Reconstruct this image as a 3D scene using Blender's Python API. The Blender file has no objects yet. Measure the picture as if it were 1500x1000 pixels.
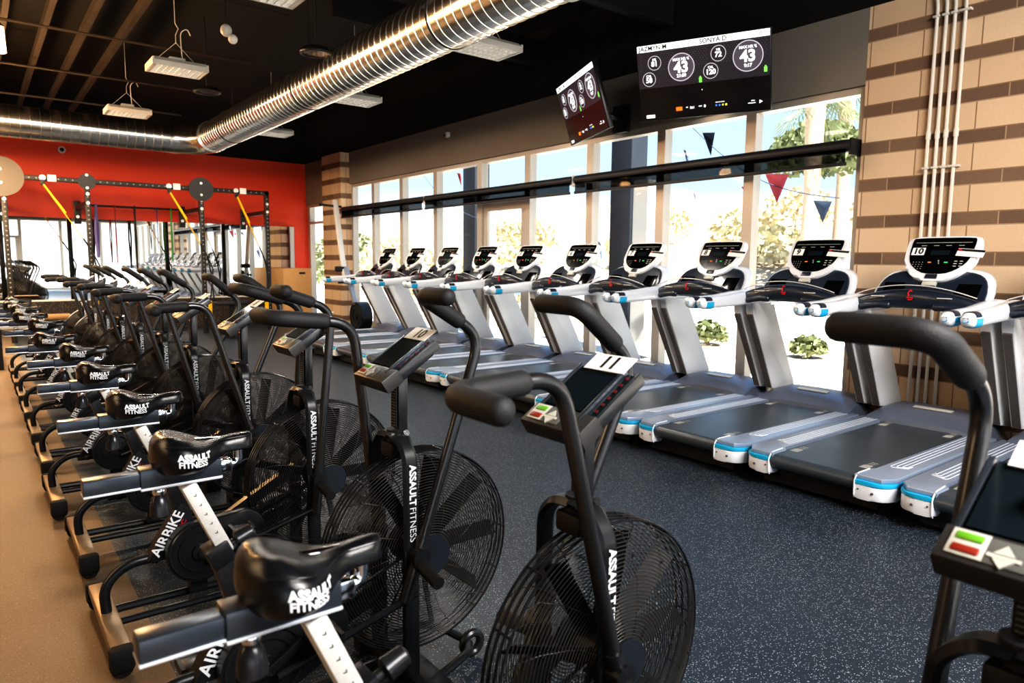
import bpy, bmesh, math, random
from mathutils import Vector, Matrix
random.seed(7)
SC = bpy.context.scene
COL = SC.collection
PI = math.pi
V = Vector

# ------------------------------------------------------------------ materials
def nodes(name):
    m = bpy.data.materials.new(name); m.use_nodes = True
    nt = m.node_tree; b = nt.nodes['Principled BSDF']
    return m, nt, b

def mat(name, col, rough=.5, metal=0.0, spec=.5, coat=0.0, noise=0.0, nscale=40, bump=0.0, emit=None, estr=0):
    m, nt, b = nodes(name)
    b.inputs['Base Color'].default_value = (*col, 1)
    b.inputs['Roughness'].default_value = rough
    b.inputs['Metallic'].default_value = metal
    b.inputs['Specular IOR Level'].default_value = spec
    b.inputs['Coat Weight'].default_value = coat
    if emit:
        b.inputs['Emission Color'].default_value = (*emit, 1)
        b.inputs['Emission Strength'].default_value = estr
    if noise or bump:
        tc = nt.nodes.new('ShaderNodeTexCoord'); n = nt.nodes.new('ShaderNodeTexNoise')
        n.inputs['Scale'].default_value = nscale; n.inputs['Detail'].default_value = 4
        nt.links.new(tc.outputs['Object'], n.inputs['Vector'])
        if noise:
            mx = nt.nodes.new('ShaderNodeMix'); mx.data_type = 'RGBA'
            mx.inputs[6].default_value = (*[c*(1-noise) for c in col], 1)
            mx.inputs[7].default_value = (*[min(1, c*(1+noise)) for c in col], 1)
            nt.links.new(n.outputs['Fac'], mx.inputs[0]); nt.links.new(mx.outputs[2], b.inputs['Base Color'])
        if bump:
            bp = nt.nodes.new('ShaderNodeBump'); bp.inputs['Strength'].default_value = bump; bp.inputs['Distance'].default_value = .003
            nt.links.new(n.outputs['Fac'], bp.inputs['Height']); nt.links.new(bp.outputs['Normal'], b.inputs['Normal'])
    return m

def emission(name, col, s):
    m = bpy.data.materials.new(name); m.use_nodes = True; nt = m.node_tree; nt.nodes.clear()
    o = nt.nodes.new('ShaderNodeOutputMaterial'); e = nt.nodes.new('ShaderNodeEmission')
    e.inputs[0].default_value = (*col, 1); e.inputs[1].default_value = s
    nt.links.new(e.outputs[0], o.inputs[0]); return m

def glass(name, tint=(1, 1, 1), refl=.06, op=0.0):
    m = bpy.data.materials.new(name); m.use_nodes = True; nt = m.node_tree; nt.nodes.clear()
    o = nt.nodes.new('ShaderNodeOutputMaterial'); t = nt.nodes.new('ShaderNodeBsdfTransparent'); g = nt.nodes.new('ShaderNodeBsdfGlossy')
    t.inputs[0].default_value = (*tint, 1); g.inputs['Roughness'].default_value = .02
    mx = nt.nodes.new('ShaderNodeMixShader'); mx.inputs[0].default_value = refl
    nt.links.new(t.outputs[0], mx.inputs[1]); nt.links.new(g.outputs[0], mx.inputs[2]); nt.links.new(mx.outputs[0], o.inputs[0])
    return m

def speckle_floor(name, base, s1, s2, rough, scale=260, amt=.2):
    m, nt, b = nodes(name); L = nt.links
    geo = nt.nodes.new('ShaderNodeNewGeometry')
    v = nt.nodes.new('ShaderNodeTexVoronoi'); v.inputs['Scale'].default_value = scale
    L.new(geo.outputs['Position'], v.inputs['Vector'])
    n2 = nt.nodes.new('ShaderNodeTexWhiteNoise'); L.new(v.outputs['Color'], n2.inputs['Vector'])
    # a chip where the cell's random value is high and we are near its centre
    gt = nt.nodes.new('ShaderNodeMath'); gt.operation = 'GREATER_THAN'; gt.inputs[1].default_value = 1-amt
    L.new(n2.outputs['Value'], gt.inputs[0])
    lt = nt.nodes.new('ShaderNodeMath'); lt.operation = 'LESS_THAN'; lt.inputs[1].default_value = .42
    L.new(v.outputs['Distance'], lt.inputs[0])
    mu = nt.nodes.new('ShaderNodeMath'); mu.operation = 'MULTIPLY'; L.new(gt.outputs[0], mu.inputs[0]); L.new(lt.outputs[0], mu.inputs[1])
    cr = nt.nodes.new('ShaderNodeMix'); cr.data_type = 'RGBA'; cr.inputs[6].default_value = (*s1, 1); cr.inputs[7].default_value = (*s2, 1)
    L.new(n2.outputs['Color'], cr.inputs[0])
    big = nt.nodes.new('ShaderNodeTexNoise'); big.inputs['Scale'].default_value = 1.3; big.inputs['Detail'].default_value = 5
    L.new(geo.outputs['Position'], big.inputs['Vector'])
    bm_ = nt.nodes.new('ShaderNodeMix'); bm_.data_type = 'RGBA'
    bm_.inputs[6].default_value = (*[c*.75 for c in base], 1); bm_.inputs[7].default_value = (*[c*1.25 for c in base], 1)
    L.new(big.outputs['Fac'], bm_.inputs[0])
    mx = nt.nodes.new('ShaderNodeMix'); mx.data_type = 'RGBA'
    L.new(mu.outputs[0], mx.inputs[0]); L.new(bm_.outputs[2], mx.inputs[6]); L.new(cr.outputs[2], mx.inputs[7])
    L.new(mx.outputs[2], b.inputs['Base Color'])
    b.inputs['Roughness'].default_value = rough; b.inputs['Specular IOR Level'].default_value = .45
    bp = nt.nodes.new('ShaderNodeBump'); bp.inputs['Strength'].default_value = .25; bp.inputs['Distance'].default_value = .002
    L.new(v.outputs['Distance'], bp.inputs['Height']); L.new(bp.outputs['Normal'], b.inputs['Normal'])
    return m

def brick(name):
    m, nt, b = nodes(name); L = nt.links
    def M(op, a, c=None):
        n = nt.nodes.new('ShaderNodeMath'); n.operation = op
        for i, x in enumerate((a, c)):
            if x is None: continue
            if isinstance(x, (int, float)): n.inputs[i].default_value = x
            else: L.new(x, n.inputs[i])
        return n.outputs[0]
    geo = nt.nodes.new('ShaderNodeNewGeometry'); sp = nt.nodes.new('ShaderNodeSeparateXYZ'); L.new(geo.outputs['Position'], sp.inputs[0])
    z = sp.outputs[2]; u0 = M('ADD', sp.outputs[0], sp.outputs[1])
    u0 = M('SUBTRACT', u0, 6.047)
    v = M('MODULO', M('ADD', z, 3.05-.16), .305)            # 0..0.10 dark band, rest tall block
    band = M('LESS_THAN', v, .1)
    u = M('ADD', u0, M('MULTIPLY', band, .203))
    fu = M('MODULO', M('ADD', u, 40.6), .406)
    jw = .009
    ju = M('LESS_THAN', fu, jw)
    j1 = M('LESS_THAN', v, jw); j2 = M('MULTIPLY', M('GREATER_THAN', v, .1), M('LESS_THAN', v, .1+jw))
    joint = M('MAXIMUM', ju, M('MAXIMUM', j1, j2))
    cell = nt.nodes.new('ShaderNodeCombineXYZ')
    L.new(M('FLOOR', M('DIVIDE', M('ADD', u, 40.6), .406)), cell.inputs[0]); L.new(M('FLOOR', M('DIVIDE', M('ADD', z, 3.05-.16), .305)), cell.inputs[1]); L.new(band, cell.inputs[2])
    wn = nt.nodes.new('ShaderNodeTexWhiteNoise'); L.new(cell.outputs[0], wn.inputs['Vector'])
    n = nt.nodes.new('ShaderNodeTexNoise'); n.inputs['Scale'].default_value = 60; n.inputs['Detail'].default_value = 6; L.new(geo.outputs['Position'], n.inputs['Vector'])
    def mix(f, a, c):
        x = nt.nodes.new('ShaderNodeMix'); x.data_type = 'RGBA'
        for i, q in ((0, f), (6, a), (7, c)):
            if isinstance(q, tuple): x.inputs[i].default_value = (*q, 1)
            elif isinstance(q, (int, float)): x.inputs[i].default_value = q
            else: L.new(q, x.inputs[i])
        return x.outputs[2]
    tan = mix(wn.outputs['Value'], (.66, .48, .32), (.78, .60, .42)); tan = mix(M('MULTIPLY', n.outputs['Fac'], .35), tan, (.50, .34, .21))
    drk = mix(wn.outputs['Value'], (.20, .125, .085), (.28, .18, .12)); drk = mix(M('MULTIPLY', n.outputs['Fac'], .5), drk, (.12, .07, .045))
    c = mix(band, tan, drk); mort = mix(band, (.30, .19, .11), (.42, .29, .18))
    c = mix(joint, c, mort)
    L.new(c, b.inputs['Base Color']); b.inputs['Roughness'].default_value = .85
    bp = nt.nodes.new('ShaderNodeBump'); bp.inputs['Strength'].default_value = .5; bp.inputs['Distance'].default_value = .004
    L.new(M('SUBTRACT', M('MULTIPLY', n.outputs['Fac'], .5), joint), bp.inputs['Height']); L.new(bp.outputs['Normal'], b.inputs['Normal'])
    return m

def wood(name, c1, c2, sc=3):
    m, nt, b = nodes(name); L = nt.links
    tc = nt.nodes.new('ShaderNodeTexCoord'); mp = nt.nodes.new('ShaderNodeMapping'); mp.inputs['Scale'].default_value = (sc*4, sc*4, sc*.5)
    n = nt.nodes.new('ShaderNodeTexNoise'); n.inputs['Scale'].default_value = 4; n.inputs['Detail'].default_value = 6; n.inputs['Distortion'].default_value = .6
    L.new(tc.outputs['Object'], mp.inputs[0]); L.new(mp.outputs[0], n.inputs['Vector'])
    mx = nt.nodes.new('ShaderNodeMix'); mx.data_type = 'RGBA'; mx.inputs[6].default_value = (*c1, 1); mx.inputs[7].default_value = (*c2, 1)
    L.new(n.outputs['Fac'], mx.inputs[0]); L.new(mx.outputs[2], b.inputs['Base Color']); b.inputs['Roughness'].default_value = .6
    return m

M = {}
M['black'] = mat('black_powder_coat', (.014, .015, .018), .34, noise=.2)
M['blackm'] = mat('matte_black', (.012, .012, .014), .6)
M['gunmetal'] = mat('gunmetal_tube', (.10, .10, .105), .30, .85)
M['tube'] = mat('charcoal_tube', (.045, .045, .05), .27, .55)
M['foam'] = mat('foam_rubber', (.022, .022, .024), .62, bump=.3, nscale=300, noise=.15)
M['leather'] = mat('saddle_vinyl', (.010, .010, .012), .26, spec=.6, bump=.15, nscale=500)
M['chrome'] = mat('chrome', (.80, .81, .86), .12, 1)
M['silver'] = mat('brushed_silver', (.74, .72, .69), .42, .25, noise=.12, nscale=120)
M['slider'] = mat('slider_steel', (.075, .088, .11), .30, .6)
M['wire'] = mat('fan_wire', (.10, .095, .09), .28, .7)
M['hub'] = mat('hub_plate', (.025, .032, .042), .4, .3)
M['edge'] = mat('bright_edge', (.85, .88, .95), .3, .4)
M['console'] = mat('console_shell', (.045, .043, .042), .4)
M['blade'] = mat('fan_blade', (.007, .007, .008), .42, .2)
M['rubber'] = mat('black_rubber', (.012, .012, .012), .7)
M['stab'] = mat('stabiliser_tan_reflection', (.30, .21, .13), .36, .35, noise=.15)  # dark steel; the tan is reflected warm light put into the base colour
M['white'] = mat('white_ink', (.85, .86, .88), .5)
M['red'] = mat('red_ink', (.65, .02, .03), .5)
M['orange'] = mat('orange_sticker', (.9, .15, .02), .5)
M['screen'] = mat('dark_lcd', (.012, .02, .026), .12)
M['keypad'] = mat('keypad_grey', (.13, .13, .12), .4)
M['green_btn'] = mat('green_button', (.16, .42, .03), .4)
M['red_btn'] = mat('red_button', (.28, .03, .015), .4)
M['light_btn'] = mat('light_button', (.55, .55, .5), .4)
M['paper'] = mat('paper', (.86, .86, .86), .7)
M['ink'] = mat('black_ink', (.01, .01, .01), .6)
M['tm_white'] = mat('treadmill_white', (.78, .80, .84), .28, coat=.3)
M['tm_deck'] = mat('treadmill_deck_grey', (.33, .39, .50), .30, .3, noise=.06, nscale=20)
M['tm_hood'] = mat('treadmill_hood', (.16, .19, .26), .30, .35)
M['tm_belt'] = mat('treadmill_belt', (.05, .062, .075), .33, noise=.35, nscale=3)
M['tm_navy'] = mat('treadmill_navy', (.020, .028, .045), .30, coat=.2)
M['tm_blue'] = mat('turquoise_accent', (.02, .42, .70), .3)
M['tm_post'] = mat('treadmill_post', (.86, .87, .88), .4)
M['tm_stripe'] = mat('treadmill_post_stripe', (.12, .11, .105), .45)
M['gloss'] = mat('gloss_black', (.004, .004, .005), .12)
M['dim_red'] = mat('dim_red_icon', (.16, .015, .012), .4)
M['led_o'] = emission('orange_led', (1, .25, .05), 1.0)
M['led_g'] = emission('green_led', (.1, .8, .2), .8)
M['rig'] = mat('rig_steel', (.035, .032, .03), .4, .3)
M['hole'] = mat('rig_hole', (.30, .26, .22), .5)
M['disc'] = mat('tan_disc', (.17, .14, .11), .5)
M['bolt'] = mat('zinc_bolt', (.85, .82, .75), .3, .4)
M['yellow'] = mat('yellow_strap', (.80, .48, .01), .6)
M['duct'] = mat('galvanised_duct', (.80, .77, .72), .2, 1, noise=.25, nscale=9)
M['seam'] = mat('duct_seam', (.8, .77, .7), .2, 1)
M['frame'] = mat('window_frame_aluminium', (.50, .46, .41), .4, .3)
M['redwall'] = mat('red_paint', (.74, .065, .018), .5, noise=.05, nscale=2, bump=.05)
M['greywall'] = mat('grey_paint', (.23, .205, .18), .75, noise=.05, nscale=3)
M['dado'] = speckle_floor('dark_rubber_dado', (.035, .026, .02), (.14, .11, .08), (.2, .16, .12), .6, 60, .35)
M['ceil'] = mat('black_ceiling', (.006, .006, .006), .9)
M['joist'] = mat('dark_joist', (.042, .031, .024), .8, noise=.3, nscale=5)
M['conduit_w'] = mat('white_conduit', (.72, .68, .62), .4, .1)
M['mirror'] = mat('mirror_glass', (.90, .92, .91), .015, 1)
M['floor'] = speckle_floor('speckled_rubber_floor', (.024, .034, .048), (.18, .23, .28), (.48, .53, .58), .40, 215, .17)
M['tanfloor'] = speckle_floor('tan_rubber_floor', (.20, .135, .08), (.34, .24, .15), (.11, .07, .04), .5, 150, .45)
M['brick'] = brick('banded_block')
M['plywood'] = wood('plywood', (.62, .36, .15), (.74, .47, .22))
M['glass'] = glass('window_glass', (.97, .98, .98), .005)
M['shade'] = glass('mesh_shade', (.30, .30, .30), .002)
M['shadetube'] = mat('shade_tube', (.018, .018, .02), .5)
M['lampwhite'] = mat('fixture_white', (.72, .70, .66), .45)
M['lamptube'] = emission('fixture_lens', (1, .95, .86), 1.1)
M['warm'] = emission('warm_bulb', (1, .62, .25), 30)
M['tv_body'] = mat('tv_body', (.01, .01, .011), .3)
M['tv_black'] = mat('tv_black', (.006, .006, .007), .10, emit=(.01, .01, .012), estr=.4)
M['tv_dark'] = mat('tv_panel', (.012, .011, .013), .12, emit=(.028, .025, .03), estr=1)
M['tv_grey'] = mat('tv_grey', (.02, .02, .02), .15, emit=(.09, .075, .095), estr=1)
M['tv_line'] = emission('tv_outline', (.55, .50, .54), 1)
M['tv_white'] = emission('tv_white', (.95, .95, .92), 1.3)
M['tv_ink'] = mat('tv_ink', (.02, .02, .02), .3)
M['tv_green'] = emission('tv_green', (.25, .8, .12), 1)
M['tv_orange'] = emission('tv_orange', (1, .25, .03), 1)
M['tv_yellow'] = emission('tv_yellow', (.9, .8, .1), 1)
M['tv_blue'] = emission('tv_blue', (.1, .3, .9), 1)

# ------------------------------------------------------------------ mesh builder
def fillet(pts, r, n=6):
    pts = [V(p) for p in pts]; out = [pts[0]]
    for i in range(1, len(pts)-1):
        a, b, c = pts[i-1], pts[i], pts[i+1]
        d1 = (a-b); d2 = (c-b); l = min(r, d1.length*.49, d2.length*.49)
        p = b+d1.normalized()*l; q = b+d2.normalized()*l
        for k in range(n+1):
            t = k/n; out.append(p*(1-t)**2+b*2*t*(1-t)+q*t*t)
    out.append(pts[-1]); return out

class MB:
    def __init__(s): s.bm = bmesh.new()
    def _xf(s, vs, mx):
        if mx is not None: bmesh.ops.transform(s.bm, matrix=mx, verts=vs)
    def box(s, c, size, rot=None, bev=0, seg=2, mx=None):
        r = bmesh.ops.create_cube(s.bm, size=1); vs = r['verts']
        bmesh.ops.scale(s.bm, vec=size, verts=vs)
        if bev:
            es = list({e for v in vs for e in v.link_edges})
            rr = bmesh.ops.bevel(s.bm, geom=es, offset=bev, segments=seg, affect='EDGES', profile=.5)
            vs = list({v for f in rr['faces'] for v in f.verts} | {v for v in vs if v.is_valid})
        if rot is not None: bmesh.ops.transform(s.bm, matrix=rot.to_4x4() if hasattr(rot, 'to_4x4') else rot, verts=vs)
        bmesh.ops.translate(s.bm, vec=V(c), verts=vs); s._xf(vs, mx); return s
    def bar(s, a, b, w, h, up=(0, 0, 1), bev=0, mx=None):
        a, b = V(a), V(b); d = (b-a); L = d.length; x = d.normalized(); y = V(up).cross(x)
        if y.length < 1e-5: y = V((0, 1, 0)).cross(x)
        y.normalize(); z = x.cross(y)
        R = Matrix((x, y, z)).transposed()
        return s.box((a+b)/2, (L, w, h), R, bev, mx=mx)
    def tube(s, pts, r, seg=10, closed=False, mx=None, caps=True, rr=None):
        pts = [V(p) for p in pts]; n = len(pts); rings = []
        def tan(i):
            if closed: return (pts[(i+1) % n]-pts[i-1]).normalized()
            return (pts[min(i+1, n-1)]-pts[max(i-1, 0)]).normalized()
        t = tan(0); a = V((0, 0, 1)) if abs(t.z) < .9 else V((0, 1, 0)); u = t.cross(a).normalized()
        vs = []
        for i in range(n):
            t = tan(i); u = (u-t*u.dot(t)).normalized(); w = t.cross(u)
            rad = rr[i] if rr else r
            ring = [s.bm.verts.new(pts[i]+(u*math.cos(2*PI*k/seg)+w*math.sin(2*PI*k/seg))*rad) for k in range(seg)]
            rings.append(ring); vs += ring
        for i in range(n if closed else n-1):
            A, B = rings[i], rings[(i+1) % n]
            for k in range(seg): s.bm.faces.new((A[k], A[(k+1) % seg], B[(k+1) % seg], B[k]))
        if not closed and caps:
            s.bm.faces.new(rings[0][::-1]); s.bm.faces.new(rings[-1])
        s._xf(vs, mx); return s
    def capsule(s, pts, r, seg=14, mx=None):
        # tube with rounded ends
        pts = [V(p) for p in pts]; d0 = (pts[1]-pts[0]).normalized(); d1 = (pts[-1]-pts[-2]).normalized()
        P = []; R = []
        for k in range(5):
            a = PI/2*(k/4); P.append(pts[0]-d0*r*math.cos(a)*.8); R.append(max(r*math.sin(a), r*.05))
        for p in pts[1:-1]: P.append(p); R.append(r)
        for k in range(4, -1, -1):
            a = PI/2*(k/4); P.append(pts[-1]+d1*r*math.cos(a)*.8); R.append(max(r*math.sin(a), r*.05))
        return s.tube(P, r, seg, rr=R, mx=mx)
    def cyl(s, a, b, r, seg=20, r2=None, mx=None):
        return s.tube([a, b], r, seg, rr=[r, r if r2 is None else r2], mx=mx)
    def ring(s, c, R, r, axis='Y', n=48, seg=6, mx=None):
        c = V(c); ax = {'Y': (V((1, 0, 0)), V((0, 0, 1))), 'Z': (V((1, 0, 0)), V((0, 1, 0))), 'X': (V((0, 1, 0)), V((0, 0, 1)))}[axis]
        return s.tube([c+ax[0]*R*math.cos(2*PI*k/n)+ax[1]*R*math.sin(2*PI*k/n) for k in range(n)], r, seg, closed=True, mx=mx)
    def prism(s, poly, lo, hi, axis='Y', mx=None, bev=0):
        # polygon in the plane normal to axis, extruded from lo to hi
        def P(a, b, t): return {'Y': (a, t, b), 'X': (t, a, b), 'Z': (a, b, t)}[axis]
        A = [s.bm.verts.new(P(a, b, lo)) for a, b in poly]; B = [s.bm.verts.new(P(a, b, hi)) for a, b in poly]
        n = len(poly); f = [s.bm.faces.new(A), s.bm.faces.new(B[::-1])]
        for k in range(n): f.append(s.bm.faces.new((A[k], B[k], B[(k+1) % n], A[(k+1) % n])))
        vs = A+B
        if bev:
            es = list({e for ff in f[:2] for e in ff.edges})
            rr = bmesh.ops.bevel(s.bm, geom=es, offset=bev, segments=2, affect='EDGES', profile=.5)
            vs = list({v for ff in rr['faces'] for v in ff.verts} | {v for v in vs if v.is_valid})
        s._xf(vs, mx); return s
    def loft(s, rings, closed_ring=True, caps=True, mx=None):
        R = [[s.bm.verts.new(V(p)) for p in r] for r in rings]; n = len(R[0])
        for i in range(len(R)-1):
            for k in range(n if closed_ring else n-1):
                s.bm.faces.new((R[i][k], R[i][(k+1) % n], R[i+1][(k+1) % n], R[i+1][k]))
        if caps and closed_ring: s.bm.faces.new(R[0][::-1]); s.bm.faces.new(R[-1])
        s._xf([v for r in R for v in r], mx); return s
    def ball(s, c, r, sc=(1, 1, 1), mx=None):
        q = bmesh.ops.create_uvsphere(s.bm, u_segments=16, v_segments=10, radius=r); vs = q['verts']
        bmesh.ops.scale(s.bm, vec=sc, verts=vs); bmesh.ops.translate(s.bm, vec=V(c), verts=vs); s._xf(vs, mx); return s
    def quad(s, pts):
        s.bm.faces.new([s.bm.verts.new(V(p)) for p in pts]); return s
    def text(s, body, size, mx, bold=0.0, align='LEFT', sx=1.0, warp=None):
        cu = bpy.data.curves.new('t', 'FONT'); cu.body = body; cu.size = size; cu.align_x = align; cu.align_y = 'CENTER'
        cu.offset = bold; cu.resolution_u = 3; cu.space_character = 1.0
        o = bpy.data.objects.new('t', cu); COL.objects.link(o)
        dg = bpy.context.evaluated_depsgraph_get(); me = bpy.data.meshes.new_from_object(o.evaluated_get(dg))
        me.transform(mx @ Matrix.Diagonal((sx, 1, 1, 1)))
        if warp:
            for v in me.vertices: v.co = warp(v.co)
        s.bm.from_mesh(me)
        bpy.data.objects.remove(o); bpy.data.curves.remove(cu); bpy.data.meshes.remove(me); return s
    def build(s, name, m, parent=None, smooth=True, recalc=True, kind=None):
        bm = s.bm
        if recalc: bmesh.ops.recalc_face_normals(bm, faces=bm.faces)
        if smooth:
            for f in bm.faces: f.smooth = True
            for e in bm.edges:
                if len(e.link_faces) == 2 and e.calc_face_angle(0) > .6: e.smooth = False
        me = bpy.data.meshes.new(name); bm.to_mesh(me); bm.free(); me.materials.append(m)
        o = bpy.data.objects.new(name, me); COL.objects.link(o)
        if parent is not None: o.parent = parent
        if kind: o['kind'] = kind
        return o

def empty(name, loc=(0, 0, 0), label=None, cat=None, group=None, rz=0):
    o = bpy.data.objects.new(name, None); COL.objects.link(o); o.location = loc; o.rotation_euler = (0, 0, rz)
    o.empty_display_size = .1
    tag(o, label, cat, group); return o
def tag(o, label=None, cat=None, group=None, kind=None):
    for k, v in (('label', label), ('category', cat), ('group', group), ('kind', kind)):
        if v: o[k] = v
    return o
KIDS = {}
def kids(o):
    return [c for c in bpy.data.objects if c.parent == o]
def copy_tree(o, parent=None):
    c = o.copy(); COL.objects.link(c)
    if parent is not None: c.parent = parent
    for ch in kids(o): copy_tree(ch, c)
    return c
def TR(x, y, z): return Matrix.Translation((x, y, z))
def basis(o, x, y):
    # matrix taking local x,y to given world directions at origin o
    x = V(x).normalized(); y = V(y); y = (y-x*x.dot(y)).normalized(); z = x.cross(y)
    m = Matrix((x, y, z)).transposed().to_4x4(); m.translation = V(o); return m

# ------------------------------------------------------------------ camera
YAW, PITCH, ROLL, FPX, CAMH = .66145, .114738, .009214, 1010.8, 1.38
cy, sy, cp, sp = math.cos(YAW), math.sin(YAW), math.cos(PITCH), math.sin(PITCH)
f_ = V((sy*cp, cy*cp, -sp)); r_ = V((cy, -sy, 0)); u_ = r_.cross(f_)
r2 = r_*math.cos(ROLL)+u_*math.sin(ROLL); u2 = r2.cross(f_)
cam = bpy.data.cameras.new('camera'); co = bpy.data.objects.new('camera', cam); COL.objects.link(co)
mm = Matrix((r2, u2, -f_)).transposed().to_4x4(); mm.translation = V((0, 0, CAMH)); co.matrix_world = mm
cam.sensor_width = 36; cam.lens = FPX/1500*36; cam.clip_start = .02; cam.clip_end = 400
cam.dof.use_dof = True; cam.dof.focus_distance = 3.1; cam.dof.aperture_fstop = 4.2
SC.camera = co

H = CAMH
WX, YR, YB, XL, ZT, ZC = 6.0, 15.3, -5.5, -6.5, 3.50, 4.35   # window wall, red wall, back wall, left wall, wall top, deck
def S(name, mb, m, **k): return tag(mb.build(name, m, **k), kind='structure')

# ------------------------------------------------------------------ room shell
S('floor', MB().quad([(.45, YB, 0), (WX+.3, YB, 0), (WX+.3, YR, 0), (.45, YR, 0)]), M['floor'])
S('floor_tan', MB().quad([(XL, YB, 0), (.45, YB, 0), (.45, YR, 0), (XL, YR, 0)]), M['tanfloor'])
S('ceiling', MB().box(((XL+WX)/2, (YB+YR)/2, ZC+.1), (WX-XL+1.2, YR-YB+1, .2)), M['ceil'])
S('wall_left', MB().box((XL-.1, (YB+YR)/2, ZC/2), (.2, YR-YB, ZC)), M['greywall'])
S('wall_red', MB().box(((XL+WX)/2, YR+.1, ZT/2), (WX-XL+.4, .2, ZT)), M['redwall'])
S('wall_red_upper', MB().box(((XL+WX)/2, YR+.1, (ZT+ZC)/2), (WX-XL+.4, .2, ZC-ZT)), M['ceil'])
S('wall_window_upper', MB().box((WX+.13, (YB+YR)/2, (ZT+ZC)/2+.001), (.3, YR-YB, ZC-ZT)), M['ceil'])
S('wall_window', MB().box((WX+.13, (2.92+13.0)/2, (2.88+ZT)/2), (.26, 13.0-2.92, ZT-2.88)).box((WX+.13, (14.0+YR)/2, (2.6+ZT)/2), (.26, YR-14.0, ZT-2.6)), M['greywall'])
S('wall_brick', MB().box((WX+.15, (.6+2.92)/2, ZT/2), (.3, 2.92-.6, ZT)), M['brick'])
S('wall_window_near', MB().box((WX+.13, (YB+.6)/2, (2.88+ZT)/2), (.26, .6-YB, ZT-2.88)), M['greywall'])
S('pillar_brick', MB().box((WX+.02, (13.08+14.0)/2, ZT/2), (.34, .92, ZT)), M['brick'])
# dado of dark rubber panels below the mirror, with the ledge on top of it
S('wall_dado', MB().box(((XL+5.55)/2, YR-.02, .29), (5.55-XL, .04, .58)), M['dado'])
S('trim_ledge', MB().box(((XL+5.55)/2, YR-.03, .595), (5.55-XL, .06, .03)), M['lampwhite'])
S('baseboard_window', MB().box((WX+.07, (2.92+13.0)/2, .06), (.12, 13.0-2.92, .12)), M['frame'])

# window wall
MU = [2.92, 4.02, 5.13, 6.24, 7.45, 8.59, 9.84, 10.98, 12.07, 13.0]
fx = WX+.10
for i in range(9):
    a, b = MU[i], MU[i+1]; w = .055; door = (i == 4)
    top = 2.88
    if door:
        mb = MB(); mb.box((fx, a+.03, 1.44), (.12, .06, 2.88)).box((fx, b-.03, 1.44), (.12, .06, 2.88)).box((fx, (a+b)/2, 2.85), (.12, b-a-.12, .06)).box((fx, (a+b)/2, 2.26), (.12, b-a-.12, .07))
        S('door_1', mb, M['frame'])
        leaf = MB(); z0, z1 = .02, 2.22
        leaf.box((fx, a+.115, (z0+z1)/2), (.05, .10, z1-z0)).box((fx, b-.115, (z0+z1)/2), (.05, .10, z1-z0)).box((fx, (a+b)/2, z1-.05), (.05, b-a-.33, .1)).box((fx, (a+b)/2, z0+.10), (.05, b-a-.33, .2))
        lf = S('door_leaf', leaf, M['frame']); lf.parent = bpy.data.objects['door_1']
        hd = MB().tube(fillet([(fx-.03, b-.17, .85), (fx-.08, b-.17, .85), (fx-.08, b-.17, 1.25), (fx-.03, b-.17, 1.25)], .02), .012).build('door_handle', M['chrome'], bpy.data.objects['door_1'])
        g = MB().box((fx, (a+b)/2, 1.2), (.008, b-a-.33, 1.9)).box((fx, (a+b)/2, 2.56), (.008, b-a-.12, .52)).build('glass_pane', M['glass'], bpy.data.objects['door_1'])
    else:
        mb = MB(); e0 = .03
        mb.box((fx, a+w/2, 1.44), (.12, w, 2.88)).box((fx, b-w/2, 1.44), (.12, w, 2.88)).box((fx, (a+b)/2, 2.85), (.12, b-a-2*w, .06)).box((fx, (a+b)/2, .16), (.12, b-a-2*w, .08))
        o = S('window_%d' % (i+1), mb, M['frame'])
        MB().box((fx, (a+b)/2, 1.51), (.008, b-a-2*w, 2.62)).build('glass_pane', M['glass'], o)
for i in range(5):
    a = YB+i*1.22; b = a+1.22; w = .055
    mb = MB().box((fx, a+w/2, 1.44), (.12, w, 2.88)).box((fx, b-w/2, 1.44), (.12, w, 2.88)).box((fx, (a+b)/2, 2.85), (.12, b-a-2*w, .06)).box((fx, (a+b)/2, .10), (.12, b-a-2*w, .2))
    o = S('window_%d' % (i+20), mb, M['frame'])
    MB().box((fx, (a+b)/2, 1.51), (.008, b-a-2*w, 2.62)).build('glass_pane', M['glass'], o)
# narrow window between the pillar and the red wall
mb = MB(); a, b = 14.0, YR
mb.box((fx, a+.04, 1.3), (.12, .08, 2.6)).box((fx, b-.06, 1.3), (.12, .12, 2.6)).box((fx, (a+b)/2, 2.57), (.12, b-a-.2, .06)).box((fx, (a+b)/2, 2.2), (.12, b-a-.2, .05)).box((fx, (a+b)/2, .06), (.12, b-a-.2, .12))
o = S('window_10', mb, M['frame']); MB().box((fx, (a+b)/2, 1.3), (.008, b-a-.2, 2.5)).build('glass_pane', M['glass'], o)

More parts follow.
